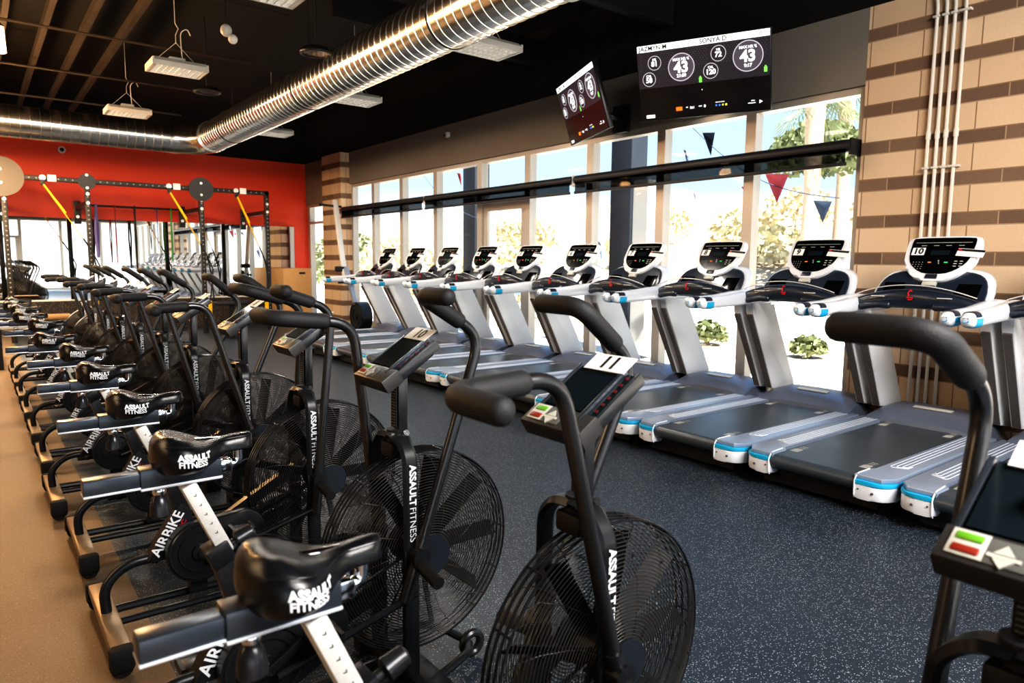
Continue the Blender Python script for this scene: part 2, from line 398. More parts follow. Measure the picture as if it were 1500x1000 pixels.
# back wall (behind the camera, seen in the mirror): storefront glazing with a door
xs = [XL, -4.6, -2.9, -1.2, .5, 1.65, 3.1, 4.6, WX]
S('wall_back', MB().box(((XL+WX)/2, YB-.1, (3.0+ZC)/2), (WX-XL+.4, .2, ZC-3.0)), M['greywall'])
for i in range(8):
    a, b = xs[i], xs[i+1]; w = .06; z0 = 0
    mb = MB().box((a+w/2, YB, 1.5), (w, .12, 3)).box((b-w/2, YB, 1.5), (w, .12, 3)).box(((a+b)/2, YB, 2.97), (b-a-2*w, .12, .06)).box(((a+b)/2, YB, .05), (b-a-2*w, .12, .1))
    if i == 4: mb.box(((a+b)/2, YB, 2.25), (b-a-2*w, .12, .1)).box((a+w+.06, YB, 1.15), (.12, .1, 2.1)).box((b-w-.06, YB, 1.15), (.12, .1, 2.1)).box(((a+b)/2, YB, .2), (b-a-2*w-.24, .1, .2))
    o = S('window_%d' % (11+i) if i != 4 else 'door_2', mb, M['frame'])
    MB().box(((a+b)/2, YB, 1.52), (b-a-2*w, .008, 2.84)).build('glass_pane', M['glass'], o)

# mirror on the red wall
tag(MB().box(((XL+.3+5.70)/2, YR-.02, (.61+2.11)/2), (5.70-XL-.3, .02, 1.5)).build('wall_mirror', M['mirror']), 'long frameless mirror across the red wall above the dark dado', 'mirror')

# joists and conduits under the black deck
for i in range(17):
    x = -4.5+i*.38
    if x < 2.4: S('trim_joist_%d' % (i+1), MB().box((x+.0, 4.9, 4.03), (.06, YR-YB-.3, .10)), M['joist'])
for i, y in enumerate((3.2, 5.2, 7.2, 9.2, 11.2, 13.2)):
    S('trim_conduit_%d' % (i+1), MB().cyl((XL+.1, y, 3.84), (3.0, y, 3.84), .016, 8), M['joist'])
for i, (y0, z) in enumerate(((5.0, 3.8), (7.0, 3.85))):
    S('trim_beam_%d' % (i+1), MB().box((4.5, y0, 4.0), (2.9, .12, .3)), M['ceil'])

# ------------------------------------------------------------------ spiral duct
def duct():
    root = empty('air_duct', (0, 0, 0), 'large galvanised spiral air duct running under the black ceiling', 'duct')
    z = 3.36; R = .235; Y1 = 12.75; X1 = 3.22
    mb = MB(); mb.tube([(XL+.2, Y1, z), (X1-.55, Y1, z)], R, 48, caps=False).build('cross_run', M['duct'], root)
    sm = MB(); x = XL+.3
    while x < X1-.55:
        sm.ring((x, Y1, z), R+.002, .006, 'X', 48, 5); x += .125
    sm.build('cross_seams', M['seam'], root)
    el = MB(); pts = [(X1-.55, Y1, z), (X1-.40, Y1, z), (X1-.1, Y1-.14, z), (X1, Y1-.42, z), (X1, Y1-.6, z)]
    el.tube(pts, R*1.02, 48, caps=False).build('elbow', M['duct'], root)
    MB().tube([(X1, Y1-.58, z), (X1, Y1-.66, z)], R+.018, 48).build('collar', M['duct'], root)
    MB().tube([(X1, Y1-.6, z), (X1, 3.55, z)], R, 56, caps=False).build('long_run', M['duct'], root)
    MB().tube([(X1, 3.6, z), (X1, 3.15, z)], R+.02, 48).build('collar', M['lampwhite'], root)
    MB().tube([(X1, 3.2, z), (X1, .5, z)], R, 48).build('far_run', M['duct'], root)
    sm = MB(); y = 3.6
    while y < Y1-.66:
        sm.ring((X1, y, z), R+.002, .005, 'Y', 56, 5); y += .115
    sm.build('long_seams', M['seam'], root)
    for y in (5, 8, 11): MB().cyl((X1, y, z+R), (X1, y, ZC), .006, 6).ring((X1, y, z), R+.006, .006, 'Y', 40, 5).build('hanger', M['blackm'], root)
duct()

# ------------------------------------------------------------------ hanging lights
def light_fixture(x, y, z, lab, cord=True, w=.52, d=.40, power=30, colr=(1, .93, .82)):
    root = empty('hanging_light', (x, y, z), lab, 'light', 'white troffer lights hanging from the ceiling')
    hs, hd = d/2, w/2
    mb = MB(); prof = [(-hs, .0), (-hs-.0, .05), (-hs+.05, .09), (hs-.05, .09), (hs, .05), (hs, 0), (hs-.02, 0), (hs-.02, .04), (-hs+.02, .04), (-hs+.02, 0)]
    mb.prism(prof, -hd, hd, 'X')
    mb.box((-hd-.005, 0, .035), (.02, d, .07)).box((hd+.005, 0, .035), (.02, d, .07)).box((0, 0, .115), (.16, .1, .05), bev=.008)
    mb.build('housing', M['lampwhite'], root)
    lv = MB()
    for k in range(9): lv.box((-hd+w*(k+.5)/9, 0, .018), (.008, d-.05, .03))
    for k in (-1, 0, 1): lv.box((0, k*.09, .018), (w-.03, .006, .03))
    lv.build('louvre', M['lampwhite'], root)
    MB().box((0, 0, .037), (w-.04, d-.05, .004)).build('lens', M['lamptube'], root)
    mb = MB(); zt = ZC-z
    for sx in (-1, 1): mb.tube([(sx*hd*.8, 0, .09), (0, 0, .30)], .003, 6)
    mb.tube([(0, 0, .3), (0, 0, .38), (.03, 0, .45), (0, 0, .5), (0, 0, zt)], .004, 6)
    mb.tube(fillet([(.06, 0, .13), (.05, 0, .28), (.05, 0, .42), (.12, 0, .47), (.15, 0, .40)], .08, 5), .005, 8)
    mb.build('suspension_wire', M['conduit_w'], root)
    l = bpy.data.lights.new('lamp', 'AREA'); l.shape = 'RECTANGLE'; l.size = w; l.size_y = d; l.energy = power; l.color = colr
    lo = bpy.data.objects.new('lamp', l); COL.objects.link(lo); lo.parent = root; lo.location = (0, 0, -.01)
    return root
FIX = [(1.87, 8.32, 3.38, 'white louvred ceiling light on a curly cord, nearer of the two left of the duct'),
       (1.85, 11.2, 3.38, 'small white louvred ceiling light farthest back above the red wall'),
       (1.89, 5.5, 3.38, 'white louvred light cut off by the top edge of the photo'),
       (4.03, 5.6, 3.38, 'white ceiling light just right of the duct near the wall screens'),
       (3.98, 8.4, 3.38, 'white ceiling light peeking out below the middle of the duct'),
       (3.95, 11.4, 3.38, 'white ceiling light by the duct elbow in front of the red wall')]
for x, y, z, lab in FIX: light_fixture(x, y, z, lab)

# warm pendant lamps at the left edge
for x, y, z, lab in ((.30, 8.1, 3.36, 'glowing warm lamp at the left edge, high under the joists'), (.16, 10.8, 3.36, 'glowing warm lamp at the left edge just above the duct')):
    root = empty('pendant_lamp', (x, y, z), lab, 'lamp')
    MB().cyl((0, 0, -.11), (0, 0, .11), .07, 20, .06).build('bulb', M['warm'], root)
    MB().cyl((0, 0, .11), (0, 0, .16), .07, 20, .03).cyl((0, 0, .16), (0, 0, ZC-z), .006, 6).build('stem', M['blackm'], root)
    l = bpy.data.lights.new('lamp', 'POINT'); l.energy = 130; l.color = (1, .58, .26); l.shadow_soft_size = .12
    lo = bpy.data.objects.new('lamp', l); COL.objects.link(lo); lo.parent = root; lo.location = (0, 0, -.3)

# round ceiling speakers, sensors, camera
for x, y, lab in ((2.87, 6.95, 'round black ceiling speaker nearer the camera'), (2.45, 9.4, 'round black ceiling speaker farther back, near the red wall')):
    root = empty('ceiling_speaker', (x, y, 3.45), lab, 'speaker', 'round black ceiling speakers')
    MB().cyl((0, 0, 0), (0, 0, .05), .16, 32, .13).build('housing', M['tube'], root)
    MB().ring((0, 0, 0), .15, .012, 'Z', 36, 8).build('rim', M['gunmetal'], root)
    MB().cyl((0, 0, .05), (0, 0, ZC-3.45), .012, 8).build('stem', M['blackm'], root)
root = empty('ceiling_spotlight', (1.93, 6.7, 3.38), 'small white double spotlight head under the dark ceiling', 'spotlight')
MB().ball((0, 0, .04), .05, (1, 1, 1.1)).ball((.05, -.02, -.03), .042).build('head', M['lampwhite'], root)
MB().cyl((0, 0, .07), (0, 0, ZC-3.38), .008, 8).build('stem', M['blackm'], root)
root = empty('security_camera', (1.42, YR, H+1.96), 'tiny white dome camera high on the red wall', 'camera')
MB().cyl((0, 0, 0), (0, -.04, 0), .06, 24).build('base', M['lampwhite'], root); MB().ball((0, -.05, 0), .035).build('lens', M['gloss'], root)
root = empty('motion_sensor', (WX+.01, 9.37, H+1.96), 'small white motion sensor on the grey wall above the windows', 'sensor')
MB().box((-.03, 0, 0), (.06, .09, .08), bev=.012).build('housing', M['lampwhite'], root); MB().ball((-.065, .03, -.01), .02).build('lens', M['gloss'], root)
tag(MB().tube(fillet([(2.9, 5.2, ZC), (2.92, 5.2, 3.9), (2.9, 5.22, 3.62), (2.88, 5.24, 3.5)], .1), .004, 6).tube([(2.94, 5.22, ZC), (2.95, 5.2, 3.7), (2.93, 5.22, 3.5)], .004, 6).build('hanging_wires', M['conduit_w']), 'pair of thin loose wires hanging from the black ceiling', 'wire')

# ------------------------------------------------------------------ roller shades
for i, (a, b, lab) in enumerate(((2.95, 6.33, 'black roller shade rolled up across the windows nearest the brick wall'),
                                 (6.37, 9.88, 'black roller shade rolled up across the door and middle windows'),
                                 (9.92, 13.12, 'black roller shade rolled up across the farthest windows by the pillar'))):
    root = empty('roller_shade', (5.90, a, 2.38), lab, 'shade', 'black roller shades on the window wall'); L = b-a
    MB().cyl((0, 0, 0), (0, L, 0), .055, 20).build('roller', M['shadetube'], root)
    MB().box((-.045, L/2, -.09), (.004, L-.06, .13)).build('fabric', M['shade'], root)
    MB().box((-.045, L/2, -.155), (.02, L-.04, .03), bev=.004).build('hem_bar', M['shadetube'], root)
    for y in (0, L): MB().box((.055, y, -.01), (.18, .02, .14), bev=.004).build('bracket', M['shadetube'] if i == 0 and y == 0 else M['lampwhite'], root)

# ------------------------------------------------------------------ white conduits on the brick wall
for k, (y, lab) in enumerate(((2.39, 'white vertical conduit on the brick wall, nearest the window'), (2.325, 'second white conduit on the brick wall counting from the window'),
                              (2.265, 'third white conduit on the brick wall counting from the window'), (2.195, 'white vertical conduit on the brick wall, farthest from the window'))):
    root = empty('wall_conduit', (WX-.03, y, 0), lab, 'pipe', 'white conduits on the brick wall')
    MB().tube(fillet([(0, 0, .1), (0, 0, 3.42), (0, .08, 3.62), (0, .12, 4.2)], .12), .013, 10).build('pipe', M['conduit_w'], root)
    mb = MB()
    for z in (1.15, 2.14, 3.28): mb.box((.004, 0, z), (.05, .05 if k != 3 else .08, .018), bev=.003)
    mb.cyl((0, 0, 2.36), (0, 0, 2.42), .018, 10); mb.build('strap', M['conduit_w'], root)

# ------------------------------------------------------------------ wall screens
def tv(c, yaw, tilt, w, lab):
    h = w*9/16
    a = V((math.sin(yaw), math.cos(yaw), 0)); n = V((-math.cos(yaw), math.sin(yaw), 0))
    up = V((0, 0, 1))*math.cos(tilt)+n*math.sin(tilt)
    x = -a; nn = x.cross(up)            # x to the viewer's right; nn toward the viewer
    root = bpy.data.objects.new('wall_screen', None); COL.objects.link(root)
    m4 = Matrix((x, up, nn)).transposed().to_4x4(); m4.translation = V(c); root.matrix_world = m4
    tag(root, lab, 'television', 'screens hung above the windows')
    MB().box((0, 0, -.028), (w+.02, h+.02, .05), bev=.006).build('body', M['tv_body'], root)
    scr = MB().box((0, 0, -.001), (w, h, .002)).build('screen', M['tv_black'], root)
    def X(u): return (u-.5)*w
    def Y(v): return (.5-v)*h
    e = .0015
    MB().box((0, Y(.043), e), (w, h*.086, .001)).build('header_bar', M['tv_white'], scr)
    t = MB(); F = lambda u, v: TR(X(u), Y(v), e+.003)
    t.text('JAZMYN M.', .056, F(.015, .045), .0011); t.text('INT:', .028, F(.35, .05)); t.text('0', .052, F(.405, .045)); t.text('SONYA D', .056, F(.49, .045), .0011); t.text('INT:', .028, F(.865, .05)); t.text('0', .052, F(.925, .045))
    t.build('header_lettering', M['tv_ink'], scr, recalc=False)
    MB().box((0, Y(.33), e), (w, h*.48, .001)).build('dotted_panel', M['tv_dark'], scr)
    ln = MB(); fg = MB(); tx = MB()
    for (u, v, r, s1, s2, s3) in ((.345, .335, .120, 'MAX HR %', '43', '21:09'), (.845, .30, .128, 'MAX HR %', '43', '9:17'),
                                  (.135, .24, .062, 'HR', '81', None), (.085, .45, .062, 'CAL', '58', None),
                                  (.63, .22, .066, 'HR', '72', None), (.57, .43, .066, 'CAL', '120', None)):
        r *= w/1.2
        ln.ring((X(u), Y(v), e+.001), r, .0045 if s3 else .003, 'Z', 40, 4)
        if s3:
            fg.cyl((X(u), Y(v), e-.0005), (X(u), Y(v), e+.0015), r, 40)
            tx.text(s1, .032, TR(X(u), Y(v)+r*.58, e+.004), .0016, 'CENTER'); tx.text(s2, .135, TR(X(u), Y(v)-.004, e+.004), .005, 'CENTER'); tx.text(s3, .04, TR(X(u), Y(v)-r*.62, e+.004), .0018, 'CENTER')
        else:
            tx.text(s1, .028, TR(X(u), Y(v)+r*.48, e+.004), .0012, 'CENTER'); tx.text(s2, .062, TR(X(u), Y(v)-r*.15, e+.004), .0025, 'CENTER')
    dots = MB()
    for i in range(46):
        for j in range(9):
            u = .02+i*.021+(j % 2)*.0105; v = .105+j*.028
            if (.14 < u < .30) or (.38 < u < .55) or (.6 < u < .78) or u > .9 or u < .04:
                dots.box((X(u), Y(v), e+.0008), (.006, .006, .0006))
    dots.build('screen_dots', M['tv_grey'], scr)
    ln.build('ring_outlines', M['tv_line'], scr); fg.build('ring_fill', M['tv_grey'], scr)
    tx.text('361', .03, F(.40, .885), .0012); tx.text('0', .034, F(.51, .88), .0016); tx.text('HR', .014, F(.37, .875), .0006); tx.text('MAX', .014, F(.47, .875), .0006)
    tx.text('MAX HR ZONE', .012, F(.60, .845), .0004); tx.text('OPEN', .013, F(.865, .87), .0006); tx.text('WORKOUT', .013, F(.842, .90), .0006)
    tx.box((X(.5), Y(.66), e+.002), (.008, .008, .001))
    tx.prism([(X(.925), Y(.865)), (X(.925), Y(.915)), (X(.95), Y(.89))], e+.001, e+.002, 'Z'); tx.box((X(.08), Y(.955), e+.001), (.085, .03, .001))
    tx.build('screen_lettering', M['tv_white'], scr, recalc=False)
    MB().box((X(.49), Y(.53), e+.001), (.028, .045, .001)).box((X(.49), Y(.487), e+.001), (.014, .01, .001)).box((X(.97), Y(.49), e+.001), (.028, .045, .001)).box((X(.97), Y(.447), e+.001), (.014, .01, .001)).build('battery_icon', M['tv_green'], scr)
    MB().box((X(.315), Y(.885), e+.001), (.06, .036, .001)).box((X(.055), Y(.955), e+.003), (.014, .014, .001)).build('orange_tag', M['tv_orange'], scr)
    MB().box((X(.605), Y(.885), e+.001), (.015, .015, .001)).box((X(.63), Y(.885), e+.001), (.015, .015, .001)).build('blue_dots', M['tv_blue'], scr)
    MB().box((X(.655), Y(.885), e+.001), (.015, .015, .001)).box((X(.68), Y(.885), e+.001), (.018, .018, .001)).build('yellow_dots', M['tv_yellow'], scr)
    br = MB(); inv = m4.inverted()
    wallp = V((WX-.02, c[1]+(.25 if yaw > 0 else -.15), c[2]-.1))
    br.bar((0, 0, -.05), inv @ V((WX-.06, c[1], c[2]-.05)), .05, .05)
    br.build('mount_arm', M['blackm'], root)
    bb = MB().box((WX-.03, c[1], c[2]-.05), (.06, .22, .3)).bm; bmesh.ops.transform(bb, matrix=inv, verts=bb.verts); q = MB(); q.bm.free(); q.bm = bb
    q.build('wall_bracket', M['blackm'], root)
    return root
tv((5.454, 4.176, H+1.718), -.412, .318, 1.2, 'large screen nearest the brick wall showing heart rate circles, angled toward the camera')
tv((5.33, 5.67, H+1.681), .416, .302, 1.167, 'second screen seen obliquely, angled away left of the larger screen')

# ------------------------------------------------------------------ treadmill
def treadmill_parts():
    root = empty('treadmill', (3.78, 2.02, 0))
    hw = .445
    for s in (-1, 1):
        y0, y1 = (s*.285, s*hw)
        lo, hi = min(y0, y1), max(y0, y1)
        # side rail top deck, slightly wider at the rear foot
        p = [(.02, s*.25), (.17, s*.25), (.21, s*.285), (1.58, s*.285), (1.58, s*hw), (.10, s*hw), (.02, s*(hw-.05))]
        dk = MB().prism(p, .205, .232, 'Z', bev=.006).build('side_deck', M['tm_deck'], root)
        gr = MB()
        for k in range(4):
            yy = s*(.31+.025*k); gr.tube(fillet([(.34+.02*k, s*.40, .2325), (.30+.02*k, yy if k < 3 else s*.385, .2325), (1.55, yy, .2325)], .03, 3), .0022, 5)
        gr.build('grip_lines', M['tm_white'], dk)
        MB().box((.85, s*(hw-.012), .165), (1.5, .024, .09), bev=.006).build('side_skirt', M['tm_hood'], root)
        # white end cap, rounded
        pc = []
        for k in range(9):
            a = PI/2*k/8; pc.append((.10-.10*math.sin(a), hw-.10+.10*math.cos(a)))
        pc += [(.0, .285), (.0, .262), (.06, .255), (.25, .262), (.25, hw)]
        pc = [(x, s*y) for x, y in pc]
        cap = MB().prism(pc, .10, .182, 'Z', bev=.012).build('end_cap', M['tm_white'], root)
        mb = MB(); mb.prism([(x-.002 if x < .2 else x, y+s*.002) for x, y in pc], .182, .205, 'Z', bev=.003)
        mb.build('accent_band', M['tm_blue'] , cap)
        sc = MB()
        sc.cyl((-.003, s*.36, .145), (.003, s*.36, .145), .007, 10).cyl((-.003, s*.283, .155), (.003, s*.283, .155), .005, 8)
        sc.build('screw', M['tm_stripe'], cap)
        # belt lip at the rear inner edge
        MB().tube(fillet([(.16, s*.268, .236), (.03, s*.262, .234), (-.004, s*.262, .20), (.0, s*.262, .115), (.012, s*.260, .100)], .025), .0042, 6).build('cap_lip', M['tm_white'], cap)
    # belt wrapped round the roller
    mb = MB(); pr = [(1.62, .222)]+[(.055-.045*math.sin(a), .177+.045*math.cos(a)) for a in [PI*k/10 for k in range(11)]]+[(1.62, .132)]
    belt = mb.prism(pr, -.262, .262, 'Y').build('running_belt', M['tm_belt'], root)
    mk = MB()
    for s in (-1, 1):
        for x0 in (.20, 1.38):
            for k in range(9):
                xx = x0+(k*.012 if k < 6 else .075+(k-6)*.032); mk.box((xx, s*.215, .2228), (.006 if k < 6 else .005, .05 if k < 6 else .04, .001))
    mk.build('belt_marks', M['light_btn'], belt)
    MB().box((.85, 0, .09), (1.5, .70, .12)).build('under_frame', M['blackm'], root)
    ft = MB()
    for x in (.18, 1.9):
        for s in (-1, 1): ft.cyl((x, s*.34, 0), (x, s*.34, .05), .03, 12)
    ft.build('foot', M['rubber'], root)
    # motor hood: loft across the length
    rings = []
    for x, w, hz in ((1.50, hw+.0, .245), (1.56, hw, .30), (1.68, hw-.01, .335), (1.85, hw-.02, .345), (2.0, hw-.05, .31), (2.07, hw-.09, .22), (2.08, hw-.1, .1)):
        r = []
        for k in range(17):
            t = -1+2*k/16; y = w*math.copysign(1, t)*abs(t)**.9; r.append((x+(-.07*abs(t)**4 if x < 1.7 else 0)+(.06*(1-t*t) if x < 1.6 else 0), y, .12+(hz-.12)*(1-abs(t)**5)**.5 if hz > .15 else hz))
        r += [(x, w, .08), (x, -w, .08)]
        rings.append(r)
    hood = MB().loft(rings).build('motor_hood', M['tm_hood'], root)
    MB().box((1.70, 0, .341), (.05, .26, .006), rot=Matrix.Rotation(-.12, 3, 'Y'), bev=.002).build('badge', M['light_btn'], hood)
    # uprights
    for s in (-1, 1):
        y = s*.40
        prof = [(1.74, .28), (1.98, .28), (1.90, .40), (1.56, .98), (1.62, 1.05), (1.30, 1.05), (1.33, .98)]
        prof = [(1.70, .30), (2.04, .24), (2.05, .32), (1.68, .96), (1.66, 1.04), (1.33, 1.06), (1.345, .98)]
        up = MB().prism(prof, y-.035, y+.035, 'Y', bev=.008).build('upright', M['tm_post'], root)
        MB().bar((1.705, y, .31), (1.352, y, .96), .05, .03, up=(1, 0, .5)).build('dark_channel', M['tm_stripe'], up)
        # handrail: rounded bar from the tip to the console arms
        R = []
        for x, zc, hh, ww in ((.665, 1.072, .01, .012), (.675, 1.072, .032, .028), (.70, 1.072, .043, .038), (.80, 1.075, .047, .042), (1.0, 1.082, .047, .042), (1.25, 1.10, .055, .045), (1.45, 1.10, .07, .05), (1.62, 1.10, .06, .05), (1.72, 1.09, .04, .04)):
            R.append([(x, s*.405+ww*math.copysign(abs(math.cos(a))**.7, math.cos(a)), zc+hh*math.copysign(abs(math.sin(a))**.7, math.sin(a))) for a in [2*PI*k/20 for k in range(20)]])
        hr = MB().loft(R).build('handrail', M['tm_white'], root)
        def band(x0, x1, z0, z1, m, nm, e=.0025):
            A = []
            for x in (x0, (x0+x1)/2, x1):
                t = min(1, max(0, (x-.66)/.05)); hh = (.010+.036*math.sqrt(1-(1-t)**2)+e); ww = (.012+.029*math.sqrt(1-(1-t)**2)+e)
                A.append([(x, s*.405+ww*math.copysign(abs(math.cos(a))**.7, math.cos(a)), 1.073+hh*math.copysign(abs(math.sin(a))**.7, math.sin(a))) for a in [z0+(z1-z0)*k/14 for k in range(15)]])
            MB().loft(A, closed_ring=False, caps=False).build(nm, m, hr)
        band(.655, .78, .25, PI-.25, M['tm_navy'], 'tip_pad')
        MB().tube([(.658, s*.405, 1.068), (.667, s*.405, 1.070), (.678, s*.405, 1.072)], .02, 16, rr=[.014, .028, .034]).build('tip_end', M['tm_white'], hr)
        band(.654, .80, PI-.1, 2*PI+.1, M['tm_blue'], 'tip_accent')
    # arched crossbar with grips
    R = []
    for k in range(25):
        t = -1+2*k/24; y = t*.385; zc = 1.145+.048*(1-t*t)-.01; hh = .040+.022*(1-t*t); x0 = 1.27-.05*(1-t*t)
        R.append([(x0+.045*math.cos(a), y, zc+hh*math.copysign(abs(math.sin(a))**.8, math.sin(a))-.02) for a in [2*PI*j/14 for j in range(14)]])
    cb = MB().loft(R).build('crossbar', M['tm_navy'], root)
    MB().tube([(1.215-.05*(1-(t*t)), t*.38, 1.176+.075*(1-t*t)) for t in [-1+2*k/24 for k in range(25)]], .004, 6).build('crossbar_trim', M['silver'], cb)
    for s in (-1, 1):
        MB().capsule([(1.20, s*.15, 1.11), (1.205, s*.22, 1.112), (1.22, s*.30, 1.10), (1.235, s*.345, 1.09)], .027).build('pulse_grip', M['tm_navy'], cb)
        MB().box((1.172, s*.21, 1.17), (.004, .09, .006)).build('grip_slot', M['silver'], cb)
    lg = MB(); P = [(-.012, .03), (-.004, .04), (.012, .02), (.006, .0), (.02, -.012), (-.02, -.012), (-.012, -.024), (.01, -.026)]
    lg.tube([(1.166, .0+y, 1.178+z) for y, z in P], .005, 5).build('red_mark', M['red'], cb)
    # tray: dark moulded shell with white backing
    def shell(e, z0, z1, x0, x1, yw):
        pts = []
        n = 16
        for k in range(n+1):
            a = PI*k/n; pts.append((yw*math.copysign(abs(math.cos(a))**.42, math.cos(a)), z0+(z1-z0)*abs(math.sin(a))**.5))
        return pts
    def shear(mb, xb, xt, zb, zt):
        for v in mb.bm.verts:
            t = (v.co.z-zb)/(zt-zb); v.co.x += xb+(xt-xb)*t
        return mb
    mb = shear(MB().prism(shell(0, 1.08, 1.36, 0, 0, .375), -.05, .03, 'X', bev=.012), 1.44, 1.66, 1.08, 1.36); mb.build('console_backing', M['tm_white'], root)
    mb = shear(MB().prism(shell(0, 1.09, 1.345, 0, 0, .352), -.025, .0, 'X', bev=.006), 1.40, 1.60, 1.08, 1.36); tray = mb.build('tray', M['tm_navy'], root)
    for s in (-1, 1):
        shear(MB().prism([(s*.15, 1.12), (s*.30, 1.12), (s*.31, 1.26), (s*.17, 1.26)], -.028, -.02, 'X', bev=.002), 1.40, 1.60, 1.08, 1.36).build('cup_holder', M['gloss'], tray)
    # console pod
    n = V((-.84, 0, .54)).normalized(); yv = V((0, -1, 0)); upv = V((.54, 0, .84)).normalized()
    C = V((1.60, 0, 1.425)); m4 = Matrix((yv, upv, n)).transposed().to_4x4(); m4.translation = C
    def pod(w, h, r=.0):
        pts = [(-w*.93, h), (w*.93, h), (w, h*.85), (w*.97, 0), (w*.86, -h*.45), (w*.6, -h*.8), (w*.3, -h), (-w*.3, -h), (-w*.6, -h*.8), (-w*.86, -h*.45), (-w*.97, 0), (-w, h*.85)]
        o = []
        for i in range(len(pts)):
            a, b, c = V((*pts[i-1], 0)), V((*pts[i], 0)), V((*pts[(i+1) % len(pts)], 0))
            for t in (.3, .5, .7):
                q = a*(1-t)**2*.0+b*0
            o.append((b+(a-b)*.25)[:2]); o.append((b*.8+(a+c)*.1)[:2]); o.append((b+(c-b)*.25)[:2])
        return o
    cons = MB().prism(pod(.235, .185), -.045, .012, 'Z', mx=m4, bev=.014).build('console', M['tm_white'], root)
    face = [(x, y+.022) for x, y in pod(.205, .150)]
    MB().prism(face, .010, .016, 'Z', mx=m4).build('console_face', M['gloss'], cons)
    dt = MB()
    dt.box((0, .13, .017), (.36, .003, .001), mx=m4)
    for k in range(4): dt.box((-.12+.08*k, .105, .017), (.035, .004, .001), mx=m4)
    for i in range(4):
        for j in range(4):
            dt.box((-.155+.02*i, -.035-.018*j, .017), (.006, .004, .001), mx=m4)
    for i in range(2):
        for j in range(3): dt.box((.115+.035*i, -.025-.02*j, .017), (.02, .006, .001), mx=m4)
    for j in range(3): dt.box((.005+.003*j, -.02-.012*j, .017), (.008, .006, .001), mx=m4)
    dt.build('console_marks', M['light_btn'], cons)
    MB().box((-.05, -.035, .017), (.022, .008, .001), mx=m4).build('orange_display', M['led_o'], cons)
    MB().box((.055, -.035, .017), (.024, .009, .001), mx=m4).build('green_display', M['led_g'], cons)
    MB().box((0, .045, .017), (.12, .04, .001), mx=m4).build('centre_display', M['screen'], cons)
    MB().box((-.01, -.150, .014), (.075, .035, .01), mx=m4, bev=.003).build('dock', M['tm_navy'], cons)
    MB().box((-.01, -.205, -.0), (.09, .035, .03), mx=m4, bev=.004).build('stop_clip', M['light_btn'], cons)
    MB().bar((1.55, 0, 1.17), (1.60, 0, 1.36), .14, .06).build('neck', M['tm_hood'], root)
    card = MB().box((-.145, .055, .019), (.085, .062, .002), mx=m4).build('number_card', M['paper'], cons)
    mk = m4 @ Matrix.Rotation(-.10, 4, 'Z')
    info = MB().box((.185, .058, .022), (.17, .062, .002), mx=mk).build('info_card', M['paper'], cons)
    MB().box((.185, .0765, .0235), (.17, .018, .001), mx=mk).build('card_header', M['ink'], info)
    MB().box((.115, .0765, .0245), (.02, .014, .001), mx=mk).build('card_badge', M['red'], info)
    ctext = {}
    for i in range(1, 12):
        o = MB().text(str(i), .068, m4 @ TR(-.145, .055, .0206), .0022, 'CENTER').build('card_number', M['ink'], card, recalc=False); ctext[i] = o
    return root, ctext
proto, ctext = treadmill_parts()
num_mesh = {i: o.data for i, o in ctext.items()}
for i, o in ctext.items():
    if i != 10: bpy.data.objects.remove(o)
TL = {11: 'white treadmill cut off by the right edge of the photo, right of number 10',
      10: 'white treadmill with the number 10 card, in front of the brick wall',
      9: 'white treadmill with the number 9 card, next to the one before the brick wall',
      8: 'white treadmill with the number 8 card, between the ones numbered 7 and 9',
      7: 'white treadmill in the row, fourth from the brick wall, numbered 7',
      6: 'white treadmill in the row, fifth from the brick wall, numbered 6',
      5: 'white treadmill in the row, sixth from the brick wall, numbered 5',
      4: 'white treadmill in the row, fourth from the far pillar end, numbered 4',
      3: 'white treadmill in the row, third from the far pillar end, numbered 3',
      2: 'white treadmill in the row, second from the far pillar end, numbered 2',
      1: 'white treadmill at the far end of the row beside the brick pillar'}
def find(o, nm):
    for c in kids(o):
        if c.name.split('.')[0] == nm: return c
        q = find(c, nm)
        if q: return q
G_T = 'white treadmills in a row along the windows'
for n in range(11, 0, -1):
    t = proto if n == 10 else copy_tree(proto)
    t.location = (3.78, 2.02+(10-n)*.92, 0); tag(t, TL[n], 'treadmill', G_T)
    if n != 10: find(t, 'card_number').data = num_mesh[n]

# ------------------------------------------------------------------ exercise bike (local x: world X, y about the bike's centre line, z: height)
def saddle_w(t):   # half width along the saddle, t 0 rear .. 1 nose
    return .105*(math.sin(min(1, t/.22)*PI/2)**.6)*(1-.78*max(0, min(1, (t-.18)/.5))**1.0*(1.0)) if t < .68 else (.0231+.004*math.sin((t-.68)/.32*PI))*math.sqrt(max(0, 1-((t-.68)/.32)**6))+.003
def smooth_w(t):
    if t < .30: return .112*math.sqrt(max(0.0, 1-((.30-t)/.30)**2.4))
    s = min(1, (t-.30)/.42); w = .112*(1-s*s*(3-2*s))+.030*(s*s*(3-2*s))
    if t > .85: w *= math.sqrt(max(0, 1-((t-.85)/.15)**2.5))
    return w
def saddle_top(t): return .034*math.exp(-((t-.16)/.24)**2)+.006*math.exp(-((t-.92)/.2)**2)-.004
SX, SL, SZ = .315, .255, .895
def flank(x, z):
    t = (x-SX)/SL; w = smooth_w(max(.02, min(.98, t))); h = .055 if t < .45 else .04
    q = min(1, abs((z-(SZ-.03))/h)); return -(w*(1-q**3)**(1/3)+.002)
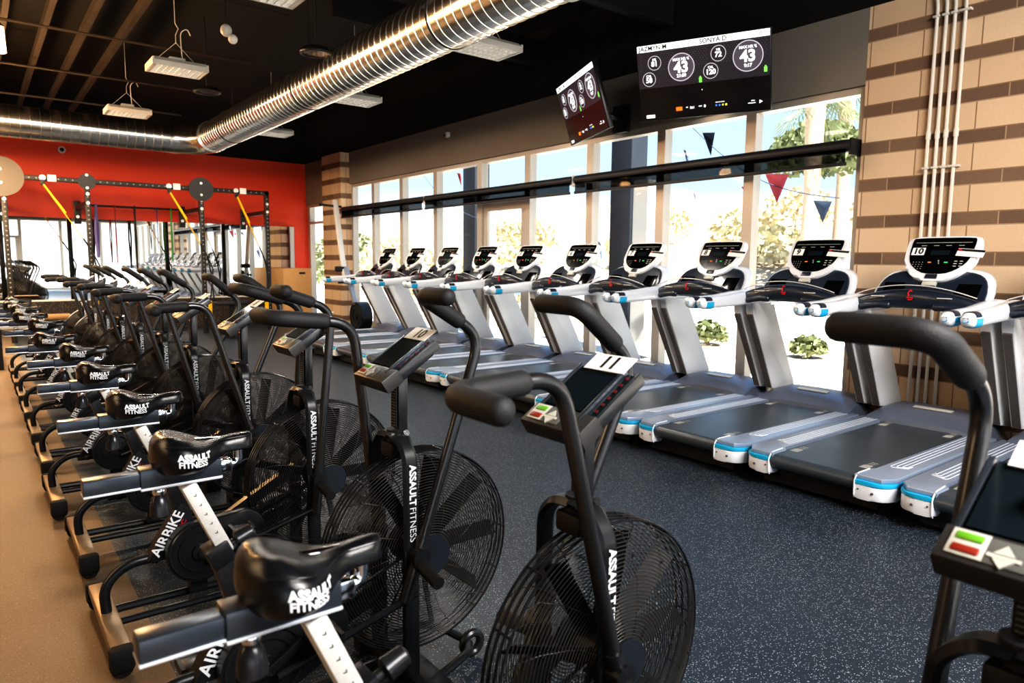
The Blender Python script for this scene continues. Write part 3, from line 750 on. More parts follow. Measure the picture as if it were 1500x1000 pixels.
def make_bike():
    root = empty('exercise_bike', (0, 0, 0))
    # --- base and frame
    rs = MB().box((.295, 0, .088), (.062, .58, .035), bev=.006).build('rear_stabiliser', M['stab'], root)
    for s in (-1, 1):
        MB().box((.295, s*.292, .066), (.075, .05, .085), bev=.014).build('end_cap', M['rubber'], rs)
        MB().cyl((.295, s*.265, .033), (.295, s*.30, .033), .033, 20).build('wheel', M['rubber'], rs)
    fs = MB().box((1.07, 0, .085), (.10, .56, .04), bev=.006).build('front_stabiliser', M['black'], root)
    for s in (-1, 1): MB().box((1.07, s*.27, .035), (.09, .06, .07), bev=.012).build('end_cap', M['rubber'], fs)
    nz = MB()
    for s in (-1, 1): nz.tube(fillet([(1.05, s*.17, .09), (1.24, s*.12, .11), (1.31, s*.02, .07)], .05), .014, 10)
    nz = nz.build('front_hoop', M['black'], root)
    MB().ring((1.335, 0, .055), .036, .015, 'Y', 24, 10).build('front_wheel', M['tube'], nz)
    fr = MB()
    fr.tube(fillet([(.292, 0, .10), (.285, 0, .20), (.36, 0, .268), (.60, 0, .272)], .10, 8), .018, 12)
    fr.tube([(.30, .05, .085), (1.05, .05, .078)], .016, 10).tube([(.30, -.06, .085), (1.05, -.06, .078)], .014, 10)
    fr.bar((.60, 0, .22), (1.0, 0, .36), .035, .05).bar((.60, 0, .30), (1.0, 0, .52), .03, .04)
    fr.bar((.60, 0, .10), (.62, 0, .34), .05, .06)
    fr.build('frame', M['black'], root)
    MB().bar((.585, 0, .33), (.503, 0, .62), .05, .058, up=(0, 1, 0), bev=.006).build('seat_tube', M['tube'], root)
    gp = MB().prism([(.425, .268), (.455, .262), (.60, .262), (.605, .34), (.575, .44), (.545, .47), (.535, .445)], -.032, .032, 'Y', bev=.004).build('gusset_plate', M['black'], root)
    d = V((.535-.425, 0, .445-.268)).normalized()
    m4 = basis(V((.452, -.0335, .285)), d, V((-d.z, 0, d.x)))
    MB().text('AIRBIKE', .052, m4, .0012, sx=.98).build('lettering', M['white'], gp, recalc=False)
    MB().text('CLASSIC', .022, m4 @ TR(.05, -.03, 0), .0005, sx=1.3).build('red_lettering', M['red'], gp, recalc=False)
    # chain guard and cranks
    st = []
    for k in range(25):
        a = PI/2+PI*k/24+.35; st.append((.60+.118*math.cos(a), .285+.118*math.sin(a)))
    for k in range(13):
        a = -PI/2+PI*k/12+.35; st.append((.76+.085*math.cos(a), .325+.085*math.sin(a)))
    cg = MB().prism(st, -.080, -.040, 'Y', bev=.008).build('chain_guard', M['black'], root)
    MB().ring((.60, -.081, .285), .105, .006, 'Y', 40, 6).ring((.60, -.081, .285), .075, .005, 'Y', 40, 6).build('guard_ridge', M['tube'], cg)
    MB().cyl((.60, -.095, .285), (.60, -.085, .285), .03, 24).cyl((.60, -.12, .285), (.60, .12, .285), .014, 14).build('crank_axle', M['gunmetal'], cg)
    for s, a in ((-1, .55), (1, .55+PI)):
        ex, ez = .60+.15*math.cos(a), .285+.15*math.sin(a)
        cr = MB().bar((.60, s*.115, .285), (ex, s*.115, ez), .016, .026, bev=.004).build('crank_arm', M['black'], root)
        mb = MB().box((ex, s*.175, ez), (.085, .09, .022), bev=.006).cyl((ex, s*.115, ez), (ex, s*.22, ez), .008, 10)
        mb.box((ex+.035, s*.175, ez+.012), (.012, .09, .014)).box((ex-.035, s*.175, ez+.012), (.012, .09, .014)); mb.build('pedal', M['tube'], cr)
    # --- seat
    sp_ = MB().bar((.515, 0, .585), (.425, 0, .79), .038, .052, up=(0, 1, 0), bev=.004).build('seat_post', M['silver'], root)
    tk = MB(); d = V((.425-.515, 0, .79-.585)).normalized(); q = V((.515, -.0, .585))
    for k in range(5):
        c = q+d*(.07+.03*k); tk.box((c.x, -.0265, c.z), (.007, .001, .0015)).box((c.x+.002, -.0265, c.z+.003), (.0015, .001, .005))
    tk.build('height_marks', M['ink'], sp_)
    cl = MB().bar((.522, 0, .572), (.497, 0, .628), .062, .070, up=(0, 1, 0), bev=.006).build('post_clamp', M['black'], root)
    kb = MB().tube([(.53, 0, .61), (.555, 0, .62)], .012, 12).tube([(.555, 0, .62), (.56, 0, .622), (.60, 0, .638), (.605, 0, .64)], .02, 14, rr=[.018, .026, .022, .014]); kb.build('clamp_knob', M['tube'], cl)
    sl = MB().box((.385, 0, .822), (.19, .058, .050), bev=.003).build('seat_slider', M['slider'], root)
    MB().box((.232, 0, .820), (.125, .046, .040), bev=.003).build('slider_rail', M['slider'], sl)
    MB().box((.49, 0, .822), (.04, .04, .034), bev=.003).build('rail_front', M['chrome'], sl)
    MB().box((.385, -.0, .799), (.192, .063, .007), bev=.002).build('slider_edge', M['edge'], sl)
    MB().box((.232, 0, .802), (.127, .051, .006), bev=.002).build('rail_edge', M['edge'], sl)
    MB().ball((.335, 0, .782), .017).cyl((.335, 0, .79), (.335, 0, .765), .011, 12).build('knob_stem', M['chrome'], sl)
    MB().tube([(.335, 0, .770), (.335, 0, .765), (.335, 0, .745), (.335, 0, .72), (.335, 0, .715)], .02, 16, rr=[.013, .018, .024, .026, .02]).build('slider_knob', M['tube'], sl)
    MB().tube(fillet([(.49, 0, .822), (.53, 0, .822), (.53, 0, .885), (.42, 0, .893)], .028, 6), .0125, 12).build('saddle_bracket', M['chrome'], root)
    sd_root = bpy.data.objects.new('saddle', None)
    rings = []
    n = 20
    for i in range(n+1):
        t = .004+.992*i/n; w = smooth_w(t); w = max(w, .004); x = SX+SL*t
        top = SZ+.008+saddle_top(t); side = SZ-.03; bot = SZ-.07 if t < .45 else SZ-.07+.035*min(1, (t-.45)/.3)
        if t < .12: bot += .03*(1-t/.12)**2; top -= .02*(1-t/.12)**2
        r = []
        for k in range(20):
            a = 2*PI*k/20; c, s = math.cos(a), math.sin(a)
            yy = w*math.copysign(abs(c)**.75, c)
            zz = side+(top-side)*abs(s)**.85 if s > 0 else side-(side-bot)*abs(s)**.9
            if s > 0 and t < .6: zz -= .014*math.exp(-(yy/.022)**2)*math.sin(min(1, t/.6)*PI)
            r.append((x, yy, zz))
        rings.append(r)
    sd = MB().loft(rings).build('saddle', M['leather'], root)
    md = sd.modifiers.new('s', 'SUBSURF'); md.levels = 1; md.render_levels = 1
    mt = TR(SX+.045, 0, SZ-.010) @ Matrix.Rotation(PI/2, 4, 'X')
    def wp(cv):
        x, z = cv.x, cv.z; return V((x, flank(x, z)-.004, z-.10*(x-SX-.05)))
    MB().text('ASSAULT', .020, mt, .0011, warp=wp).text('FITNESS', .020, mt @ TR(.0, -.0165, 0), .0007, warp=wp).build('lettering', M['white'], sd, recalc=False)
    sm = MB()
    for s in (-1, 1):
        sm.tube([(SX+SL*t, s*(smooth_w(t)*.93+.001), SZ+.004+.4*saddle_top(t)) for t in [.06+.88*k/24 for k in range(25)]], .0012, 4)
    sm.build('saddle_seam', M['tube'], sd)
    MB().box((.43, 0, .862), (.10, .05, .03), bev=.008).build('saddle_clamp', M['blackm'], root)
    # --- fan
    FC = V((1.125, 0, .46)); FR = .324
    def yo(r): return .030+.050*(1-(r/FR)**3.2)
    cg = MB()
    for s in (-1, 1):
        r = .066
        while r < FR-.004:
            cg.ring((FC.x, s*yo(r), FC.z), r, .00155, 'Y', 60, 4); r += .0083
        for k in range(14):
            a = 2*PI*k/14+.2
            cg.tube([(FC.x+q*math.cos(a+.10*j), s*(yo(q)-.002), FC.z+q*math.sin(a+.10*j)) for j, q in enumerate([.07, .13, .19, .25, .30, FR])], .0016, 4)
    cage = cg.build('fan_cage', M['wire'], root, recalc=False)
    rm = MB()
    for y in (-.030, -.010, .010, .030): rm.ring((FC.x, y, FC.z), FR, .0035, 'Y', 64, 6)
    for k in range(14):
        a = 2*PI*k/14; rm.tube([(FC.x+FR*math.cos(a), -.032, FC.z+FR*math.sin(a)), (FC.x+FR*math.cos(a), .032, FC.z+FR*math.sin(a))], .003, 5)
    rm.build('cage_rim', M['tube'], cage)
    ck = MB()
    for k in range(14):
        a = 2*PI*k/14+.2
        for q, off in ((.30, .4), (.25, .3)): ck.box((FC.x+q*math.cos(a+off), -(yo(q)+.003), FC.z+q*math.sin(a+off)), (.006, .003, .006))
    ck.build('cage_clips', M['gunmetal'], cage)
    bl = MB()
    bl.cyl((FC.x, -.03, FC.z), (FC.x, .03, FC.z), .06, 24)
    for k in range(9):
        a = 2*PI*k/9
        mx = TR(*FC) @ Matrix.Rotation(a, 4, 'Y') @ TR(.175, 0, 0) @ Matrix.Rotation(.7, 4, 'X')
        bl.box((0, 0, 0), (.24, .055, .004), mx=mx)
    bl.build('fan_blades', M['blade'], root)
    for s in (-1, 1): MB().cyl((FC.x, s*.088, FC.z), (FC.x, s*.078, FC.z), .064, 32).build('fan_hub', M['hub'], root)
    # --- fork
    for s in (-1, 1):
        path = fillet([(1.035, 0, .845), (1.035, s*.05, .845), (1.035, s*.102, .80), (1.035, s*.106, .62), (1.035, s*.106, .50)], .045, 6)
        rg = []
        for i, p in enumerate(path):
            t = (path[min(i+1, len(path)-1)]-path[max(i-1, 0)]).normalized(); nn = V((0, -t.z, t.y)); hwid = .026+.006*math.sin(min(1, i/8)*PI)
            rg.append([p+V((-hwid, 0, 0))-nn*.004, p+V((-hwid*.6, 0, 0))+nn*.010, p+V((hwid*.6, 0, 0))+nn*.010, p+V((hwid, 0, 0))-nn*.004, p+V((hwid*.6, 0, 0))-nn*.012, p+V((-hwid*.6, 0, 0))-nn*.012])
        lg = MB().loft(rg).bar((1.035, s*.106, .51), (1.035, s*.106, .10), .020, .05, up=(1, 0, 0), bev=.003).build('fork_leg', M['black'], root)
        if s == -1:
            m4 = basis(V((1.037, -.1185, .775)), (0, 0, -1), (1, 0, 0))
            MB().text('ASSAULT', .031, m4, .0012, sx=1.0).text('FITNESS', .031, m4 @ TR(.130, 0, 0), 0, sx=1.0).build('lettering', M['white'], lg, recalc=False)
            pass
    MB().cyl((1.05, 0, .80), (1.05, 0, .862), .032, 20).box((1.04, 0, .80), (.06, .08, .05), bev=.01).build('fork_crown', M['blackm'], root)
    MB().cyl((1.055, -.042, .852), (1.055, -.052, .858), .01, 10).build('crown_bolt', M['chrome'], root)
    ps = MB().bar((1.064, 0, .84), (1.066, 0, 1.07), .034, .036, up=(1, 0, 0), bev=.010).build('console_post', M['gunmetal'], root)
    MB().bar((1.040, 0, .868), (1.042, 0, 1.02), .032, .003, up=(1, 0, 0)).build('warning_label', M['ink'], ps)
    lb = MB()
    for k in range(14):
        c = V((1.0375+.00015*k, 0, .874+.009*k)); lb.box((c.x, 0, c.z), (.002, .022, .0025))
    lb.build('label_text', M['keypad'], ps)
    MB().bar((1.0395, 0, 1.003), (1.0395, 0, 1.022), .034, .006, up=(1, 0, 0)).build('orange_label', M['orange'], ps)
    # --- console: x' toward the front/up, y' across
    ang = .58; n = V((-math.sin(ang), 0, math.cos(ang))); up = V((math.cos(ang), 0, math.sin(ang)))
    m4 = Matrix((V((0, -1, 0)), up, n)).transposed().to_4x4(); m4.translation = V((1.05, 0, 1.082))
    cs = MB().box((0, .0, -.012), (.185, .19, .024), mx=m4, bev=.004).prism([(-.095, -.112), (.095, -.112), (.095, -.05), (-.095, -.05)], -.035, .012, 'Z', mx=m4, bev=.006).build('console', M['console'], root)
    MB().box((0, -.005, -.028), (.16, .17, .02), mx=m4, bev=.004).build('console_back', M['tube'], cs)
    MB().box((-.012, .022, .006), (.12, .135, .006), mx=m4).build('screen', M['screen'], cs)
    for a_ in (((.058, .012, .008), (.010, .17, .012)), ((-.082, .012, .004), (.010, .17, .012)), ((.091, .005, -.012), (.006, .20, .03))): MB().box(*a_, mx=m4, bev=.001).build('console_rail', M['gunmetal'] if a_[0][0] > .08 else M['slider'], cs)
    MB().box((.077, .01, .003), (.022, .16, .004), mx=m4).build('button_strip', M['screen'], cs)
    st = MB()
    for k in range(7): st.box((.077, -.055+.022*k, .006), (.008, .008, .001), mx=m4)
    st.build('button_icons', M['dim_red'], cs)
    MB().box((-.032, -.080, .0125), (.10, .045, .003), mx=m4, bev=.002).build('keypad', M['keypad'], cs)
    MB().box((-.058, -.068, .0145), (.034, .013, .004), mx=m4, bev=.002).build('green_button', M['green_btn'], cs)
    MB().box((-.058, -.090, .0145), (.034, .013, .004), mx=m4, bev=.002).build('red_button', M['red_btn'], cs)
    MB().prism([(-.026, -.083), (.0, -.083), (-.013, -.066)], .013, .016, 'Z', mx=m4).prism([(-.026, -.091), (.0, -.091), (-.013, -.106)], .013, .016, 'Z', mx=m4).box((-.013, -.087, .0145), (.04, .006, .002), mx=m4).build('arrow_buttons', M['light_btn'], cs)
    MB().box((-.058, -.079, .0135), (.046, .046, .002), mx=m4, bev=.001).build('button_frame', M['light_btn'], cs)
    cd = MB().box((.005, .108, .014), (.125, .055, .0015), mx=m4).build('number_card', M['paper'], cs)
    tmx = m4 @ TR(.005, .107, .0152)
    # --- levers, built neutral and rotated about the pivot per bike
    LV = {}
    for s in (-1, 1):
        lv = bpy.data.objects.new('handle_lever', None)
        y = s*.130; bend = 77.4*PI/180
        g = V((-math.sin(bend), 0, math.cos(bend)))
        top = V((0, y, .695)); cor = top+g*.25
        path = fillet([(0, y, -.14), top, top+g*.2], .075, 8)
        tb = MB().tube(path, .0165, 12)
        tb.tube([(0, y, -.14), (0, y, .06)], .021, 12)
        piv = V((1.048, 0, .494))
        lo = tb.build('handle_lever', M['gunmetal'], root); lo.location = piv
        gp = fillet([top+g*.095, cor, cor+V((0, s*.145, .0))], .05, 6)
        MB().capsule(gp, .0245, 16).build('foam_grip', M['foam'], lo)
        MB().cyl((0, s*.118, 0), (0, s*.158, 0), .03, 18).build('pivot_boss', M['black'], lo)
        MB().cyl((0, s*.145, -.02), (0.0, s*.265, -.035), .019, 16).build('foot_peg', M['rubber'], lo)
        LV[s] = lo
    for s in (-1, 1):
        MB().tube([(.62, s*.115, .26), (1.04, s*.13, .375)], .011, 10).build('connecting_rod', M['black'], root)
    return root, LV, tmx, cd, cs
bike, LV, TMX, CARD, CONS = make_bike()
BT = {}
for i in range(1, 13):
    BT[i] = MB().text(str(i), .056, TMX, .0016, 'CENTER').build('card_number', M['ink'], CARD, recalc=False)
bt_mesh = {i: o.data for i, o in BT.items()}
for i, o in BT.items():
    if i != 10: bpy.data.objects.remove(o)
# per bike: number -> centre y, x shift, near lever angle, far lever angle, seat shift x, seat shift z
BK = {12: (.276, .083, -17, 15.3, 0, 0), 11: (1.095, .0, -15, 26.5, -.015, -.012), 10: (1.88, -.038, 19, -6.5, .04, .015), 9: (2.772, .013, 6, 4, .01, -.015),
      8: (3.665, .022, -16, 23.5, .0, -.02), 7: (4.537, -.015, -14.5, 30, .045, -.02), 6: (5.42, .0, -15, 22, -.04, -.03), 5: (6.30, .0, -14, 23, -.02, .0),
      4: (7.18, .0, -15, 24, -.08, 0), 3: (8.06, .0, -13, 21, -.07, .01), 2: (8.94, .0, -16, 22, -.10, .0), 1: (9.82, .0, -14, 22, -.05, 0)}
BL = {12: 'black fan bike cropped at the right edge, its console close to the camera',
      11: 'black fan bike with the number 11 card on its console',
      10: 'black fan bike with the number 10 card on its console',
      9: 'black fan bike just behind the one with the number 10 card',
      8: 'black fan bike, second one behind the bike with the number 10 card',
      7: 'black fan bike, third one behind the bike with the number 10 card',
      6: 'black fan bike, fourth one behind the bike with the number 10 card',
      5: 'black fan bike in the distance, fifth from the mirror end of the row',
      4: 'black fan bike in the distance, fourth from the mirror end of the row',
      3: 'black fan bike in the distance, third from the mirror end of the row',
      2: 'black fan bike in the distance, last but one before the mirror',
      1: 'black fan bike at the far end of the row, nearest the mirror'}
SEAT = ('seat_slider', 'saddle_bracket', 'saddle', 'saddle_clamp')
for n in range(12, 0, -1):
    b = bike if n == 10 else copy_tree(bike)
    yc, xs_, a1, a2, sx_, sz_ = BK[n]
    b.location = (xs_, yc, 0); tag(b, BL[n], 'exercise bike', 'black fan bikes in a row')
    for c in kids(b):
        nm = c.name.split('.')[0]
        if nm == 'handle_lever':
            ang = a1 if c.data == LV[-1].data else a2
            c.rotation_euler = (0, math.radians(ang), 0)
        elif nm in ('console', 'console_post') and n == 12: c.location = (0, 0, -.05 if nm == 'console' else 0)
        elif nm in SEAT: c.location = (sx_, 0, sz_)
        elif nm == 'seat_post': c.location = (sx_*.35, 0, sz_)
    if n != 10: find(b, 'card_number').data = bt_mesh[n]

# ------------------------------------------------------------------ wall-mounted rig
RY = 13.75
def rig():
    root = empty('training_rig', (0, 0, 0), 'black steel wall rig of perforated uprights and crossbars before the red wall', 'rig')
    top = 2.70; xs_ = (.46, 1.60, 3.40, 4.60)
    def holes(p0, p1, step, face='Y'):
        mb = MB(); p0, p1 = V(p0), V(p1); L = (p1-p0).length; k = 0
        while k*step < L:
            c = p0+(p1-p0)*(k*step/L)
            if face == 'Y': mb.cyl(c, c+V((0, -.003, 0)), .013, 8)
            k += 1
        return mb
    for x in xs_:
        p = MB().box((x, RY, top/2), (.078, .078, top), bev=.004).build('upright', M['rig'], root)
        holes((x, RY-.039, .3), (x, RY-.039, top-.1), .075).build('bolt_holes', M['hole'], p)
        mb = MB()
        for z in (2.45, 2.30): mb.cyl((x, RY-.04, z), (x, RY-.055, z), .026, 14)
        mb.build('bolt', M['bolt'], p)
        a = MB().box((x, (RY+YR)/2, 2.30), (.06, YR-RY-.07, .07)).prism([(RY+.03, 2.32), (RY+.03, 2.12), (RY+.20, 2.28)], x-.02, x+.02, 'X').build('wall_arm', M['rig'], root)
        MB().box((x, YR-.05, 2.22), (.11, .025, .42), bev=.003).build('wall_plate', M['rig'], a)
        MB().cyl((x, YR-.065, 2.14), (x, YR-.08, 2.14), .028, 12).cyl((x, YR-.065, 2.30), (x, YR-.08, 2.30), .028, 12).build('plate_bolt', M['bolt'], a)
    cb = MB().box(((-1+4.60)/2, RY, top-.04), (5.6+.07, .078, .078), bev=.004).build('crossbar', M['rig'], root)
    holes((-.9, RY-.039, top-.04), (4.55, RY-.039, top-.04), .10).build('bolt_holes', M['hole'], cb)
    bar = MB().cyl((xs_[1], YR-.35, 2.34), (xs_[2], YR-.35, 2.34), .02, 12).build('pull_up_bar', M['rig'], root)
    for x, r, m in ((.43, .31, 'disc'), (3.40, .215, 'rig'), (1.60, .13, 'rig')):
        g = MB().cyl((x, RY-.045, top-.05), (x, RY-.058, top-.05), r, 40).build('gusset_disc', M[m], root)
        MB().cyl((x, RY-.058, top+.06), (x, RY-.066, top+.06), .022, 12).cyl((x, RY-.058, top-.15), (x, RY-.066, top-.15), .022, 12).build('disc_bolt', M['bolt'], g)
    for x in (.98, 2.86, 4.02):
        MB().cyl((x, RY-.04, top-.03), (x, RY-.055, top-.03), .045, 16).build('hook_cap', M['bolt'], root)
        MB().box((x+.13, RY-.045, top-.03), (.12, .006, .11), bev=.002).build('tag_plate', M['paper'], root)
rig()
def strap(x, dx, z1, lab):
    root = empty('suspension_strap', (x, RY-.07, 2.62), lab, 'strap', 'yellow suspension straps on the rig')
    d = V((dx, -.10, z1-2.62)); a = V((0, 0, -.06))
    MB().box((0, .0, -.03), (.06, .05, .09), bev=.006).build('anchor', M['rig'], root)
    MB().bar(V((0, 0, -.06)), d*.82, .012, .040, up=(0, 1, 0)).bar(V((.01, 0, -.06)), V((.01, 0, 0))+d*.45, .02, .05, up=(0, 1, 0)).build('webbing', M['yellow'], root)
    e = V(d)
    MB().tube([d*.82, d, d+V((.06, 0, -.3)), d+V((.10, 0, -.85))], .014, 8).tube([d, d+V((.10, 0, -.25)), d+V((.04, 0, -.8))], .012, 8).build('loop', M['blackm'], root)
    MB().cyl(d+V((.02, 0, -.80)), d+V((.16, 0, -.83)), .022, 12).build('handle', M['blackm'], root)
    MB().box(d+V((.02, 0, -.98)), (.07, .02, .28)).build('foot_cradle', M['yellow'], root)
strap(.98, .62, 1.50, 'yellow suspension strap nearest the left edge of the photo')
strap(2.86, .56, 1.45, 'yellow suspension strap in the middle of the rig')
strap(4.02, .45, 1.40, 'yellow suspension strap at the right end of the rig')
for x, m, w, l, lab in ((1.86, (.22, .18, .42), .10, .95, 'broad purple resistance band hanging on the pull-up bar'), (2.17, (.35, .03, .03), .04, 1.05, 'dark red resistance band hanging on the pull-up bar'),
                        (2.50, (.02, .02, .02), .06, 1.15, 'black resistance band hanging on the pull-up bar'), (2.88, (.03, .04, .20), .03, .80, 'thin dark blue resistance band on the pull-up bar'),
                        (3.13, (.03, .32, .05), .05, 1.0, 'green resistance band hanging on the pull-up bar')):
    mb = MB(); r = .024
    for s in (-1, 1): mb.tube([(x, YR-.35-.0, 2.34+r+.004), (x+s*.0, YR-.35+s*.03, 2.34), (x+s*w*.25, YR-.35+s*.035, 2.34-l*.5), (x, YR-.35, 2.34-l)], w*.25, 8)
    tag(mb.build('resistance_band', mat('band_'+lab.split()[1], m, .6)), lab, 'band', 'resistance bands on the rig')

# ------------------------------------------------------------------ plywood boxes
for z, lab in ((0, 'lower plywood jump box in the corner by the brick pillar'), (.605, 'upper plywood jump box with a slot handle, stacked in the corner')):
    root = empty('plyo_box', (5.40, 14.72, z), lab, 'box', 'stacked plywood jump boxes')
    MB().box((0, 0, .30), (.60, .80, .60), bev=.003).build('panels', M['plywood'], root)
    MB().box((.10, -.401, .50), (.13, .006, .04), bev=.002).build('hand_slot', M['ink'], root)

# ------------------------------------------------------------------ rowing machine stored upright
root = empty('rowing_machine', (5.56, 11.65, 0), 'grey rowing machine stored upright against the brick pillar, black flywheel at its foot', 'rowing machine')
MB().cyl((-.10, 0, .36), (.10, 0, .36), .27, 36).build('flywheel', M['black'], root)
MB().ring((-.10, 0, .36), .24, .012, 'X', 36, 6).ring((-.10, 0, .36), .16, .010, 'X', 36, 6).cyl((-.12, 0, .36), (-.10, 0, .36), .06, 20).build('flywheel_guard', M['tube'], root)
MB().bar((0, .10, .35), (0, .62, 1.25), .07, .09, bev=.01).build('main_frame', M['tm_deck'], root)
MB().bar((-.02, .62, 1.05), (-.02, 1.02, 2.52), .09, .07, bev=.006).build('seat_rail', M['silver'], root)
MB().bar((-.30, 1.0, 2.42), (.1, 1.0, 2.40), .04, .04).box((-.30, 1.0, 2.42), (.05, .12, .05), bev=.01).build('rear_foot', M['blackm'], root)
MB().box((-.06, .70, 1.22), (.22, .14, .10), bev=.03).build('seat', M['blackm'], root)
MB().bar((-.28, .35, .98), (.20, .35, .98), .04, .05, bev=.01).box((0, .45, 1.02), (.20, .08, .16), bev=.02).build('handle', M['blackm'], root)
MB().box((0, -.02, .05), (.50, .14, .10), bev=.02).build('front_foot', M['blackm'], root)

# ------------------------------------------------------------------ bench and small gear beyond the bikes
root = empty('weight_bench', (-.05, 11.6, 0), 'low bench with bright steel rails beyond the last bikes at the left edge', 'bench')
MB().bar((-1.1, 0, .50), (.62, 0, .50), .05, .05, bev=.006).bar((-1.1, -1.1, .52), (.62, -1.1, .52), .05, .05, bev=.006).build('rail', M['silver'], root)
mb = MB()
for x in (-.9, .25):
    for y in (0, -1.1): mb.bar((x, y, .0), (x, y, .5), .05, .05)
mb.bar((.25, -1.1, .1), (.25, 0, .1), .05, .05).bar((-.9, -1.1, .1), (-.9, 0, .1), .05, .05); mb.build('leg_frame', M['tube'], root)
MB().box((.85, .5, .52), (.62, .30, .07), bev=.02).build('pad', mat('tan_pad', (.30, .18, .08), .6), root)
MB().box((.85, .5, .25), (.06, .1, .47)).box((.85, .5, .03), (.40, .1, .06)).build('pad_post', M['tube'], root)

root = empty('stool', (3.55, 12.6, 0), 'low dark adjustable bench with a padded seat in front of the dado', 'stool')
MB().box((0, 0, .62), (.55, .32, .07), bev=.025).build('seat', M['blackm'], root)
MB().box((0, 0, .32), (.07, .07, .60)).box((0, 0, .05), (.5, .08, .06)).box((0, 0, .05), (.08, .45, .06)).build('stand', M['tube'], root)

# ------------------------------------------------------------------ outside
S('ground', MB().quad([(WX+.2, -60, -.06), (140, -60, -.06), (140, 120, -.06), (WX+.2, 120, -.06)]).quad([(-80, -80, -.06), (WX+.2, -80, -.06), (WX+.2, YB-.1, -.06), (-80, YB-.1, -.06)]), mat('pale_concrete', (.62, .60, .56), .8, noise=.08, nscale=.6))
S('ground_planter', MB().box((10.3, 14, -.04), (2.4, 60, .12), bev=.02), mat('planter_gravel', (.46, .38, .30), .9, noise=.3, nscale=30))
# pale hillside
bm = MB(); NX, NY = 14, 60; g = []
for i in range(NX):
    row = []
    for j in range(NY):
        x = 26+i*4; y = -40+j*3.6
        z = -.1+(i/(NX-1))**.8*(9.0+2.0*math.sin(y*.13)+1.2*math.sin(y*.31+i)) if i else -.1
        row.append(bm.bm.verts.new((x, y, z+random.uniform(-.2, .2)*(i > 0))))
    g.append(row)
for i in range(NX-1):
    for j in range(NY-1): bm.bm.faces.new((g[i][j], g[i+1][j], g[i+1][j+1], g[i][j+1]))
S('hill', bm, mat('pale_hillside', (.34, .27, .19), .95, noise=.5, nscale=.5))
def leafy(nm, m, c, r, n, sz, flat=.8):
    mb = MB()
    for k in range(n):
        a = random.uniform(0, 2*PI); e = math.acos(random.uniform(-.3, 1)); rr = r*random.uniform(.55, 1)
        p = V((rr*math.sin(e)*math.cos(a), rr*math.sin(e)*math.sin(a), rr*math.cos(e)*flat))+V(c)
        d = V((random.uniform(-1, 1), random.uniform(-1, 1), random.uniform(-.2, 1))).normalized(); t = d.cross(V((random.random(), random.random(), .3))).normalized()*sz*.35
        d *= sz
        mb.quad([p-d*.5, p+t, p+d*.5, p-t])
    return mb
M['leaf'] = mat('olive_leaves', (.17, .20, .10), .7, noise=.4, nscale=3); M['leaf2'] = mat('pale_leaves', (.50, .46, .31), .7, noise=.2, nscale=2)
M['bark'] = mat('palm_bark', (.40, .30, .22), .9, noise=.4, nscale=12)
shrubs = [(9.7, 7.1, .32, 'leaf', 'low green shrub outside in the planting strip behind treadmill 8'), (9.6, 5.25, .26, 'leaf', 'small spiky tuft outside in the planting strip behind treadmill 9'),
          (9.9, 4.2, .2, 'leaf2', 'tiny pale tuft outside close to the brick wall'), (9.9, 9.2, .5, 'leaf', 'shrub outside behind the dark column base'),
          (10.2, 12.8, .95, 'leaf2', 'bushy yellow-green shrub outside the middle windows'), (10.4, 16.5, 1.35, 'leaf2', 'rounded green shrub outside past the door'),
          (10.6, 19.5, 1.6, 'leaf2', 'tall yellow-green shrub outside the farthest windows'), (10.8, 23.5, 1.8, 'leaf', 'big green shrub outside the farthest windows, next to the pillar')]
for x, y, r, m, lab in shrubs:
    o = empty('garden_shrub', (x, y, .02), lab, 'shrub', 'shrubs in the planting strip outside')
    leafy('foliage', m, (0, 0, r*.5), r, int(260+500*r), .10+.06*r).build('foliage', M[m], o, smooth=False, recalc=False)
    mb = MB()
    for k in range(5): mb.tube([(0, 0, 0), (r*.5*math.cos(k*1.3), r*.5*math.sin(k*1.3), r*.9)], .012, 5)
    mb.build('stem', M['bark'], o)
hb = [(30, 8, 1.6), (34, 14, 2.0), (31, 19, 1.7), (38, 10, 2.2), (36, 24, 2.2), (33, 30, 1.8), (42, 18, 2.6), (40, 34, 2.4), (30, 38, 1.8), (45, 26, 2.5), (36, 44, 2.3), (32, 4, 1.4), (50, 14, 2.6), (38, 52, 2.4)]
HL = ['facing the brick wall end', 'above treadmill 9', 'above treadmill 8', 'high behind treadmill 9', 'above treadmill 7', 'above treadmill 6', 'high behind treadmill 8', 'above treadmill 5', 'above treadmill 4', 'high behind treadmill 7', 'above treadmill 3', 'beside the brick wall', 'highest near the brick wall', 'above treadmill 2']
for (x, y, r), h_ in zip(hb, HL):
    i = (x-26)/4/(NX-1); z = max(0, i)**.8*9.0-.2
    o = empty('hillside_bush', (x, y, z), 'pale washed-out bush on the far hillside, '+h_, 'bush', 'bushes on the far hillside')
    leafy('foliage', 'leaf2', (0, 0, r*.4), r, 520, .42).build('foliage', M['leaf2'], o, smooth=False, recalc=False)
    MB().cyl((0, 0, -.3), (0, 0, r*.5), .12, 6).build('stem', M['bark'], o)
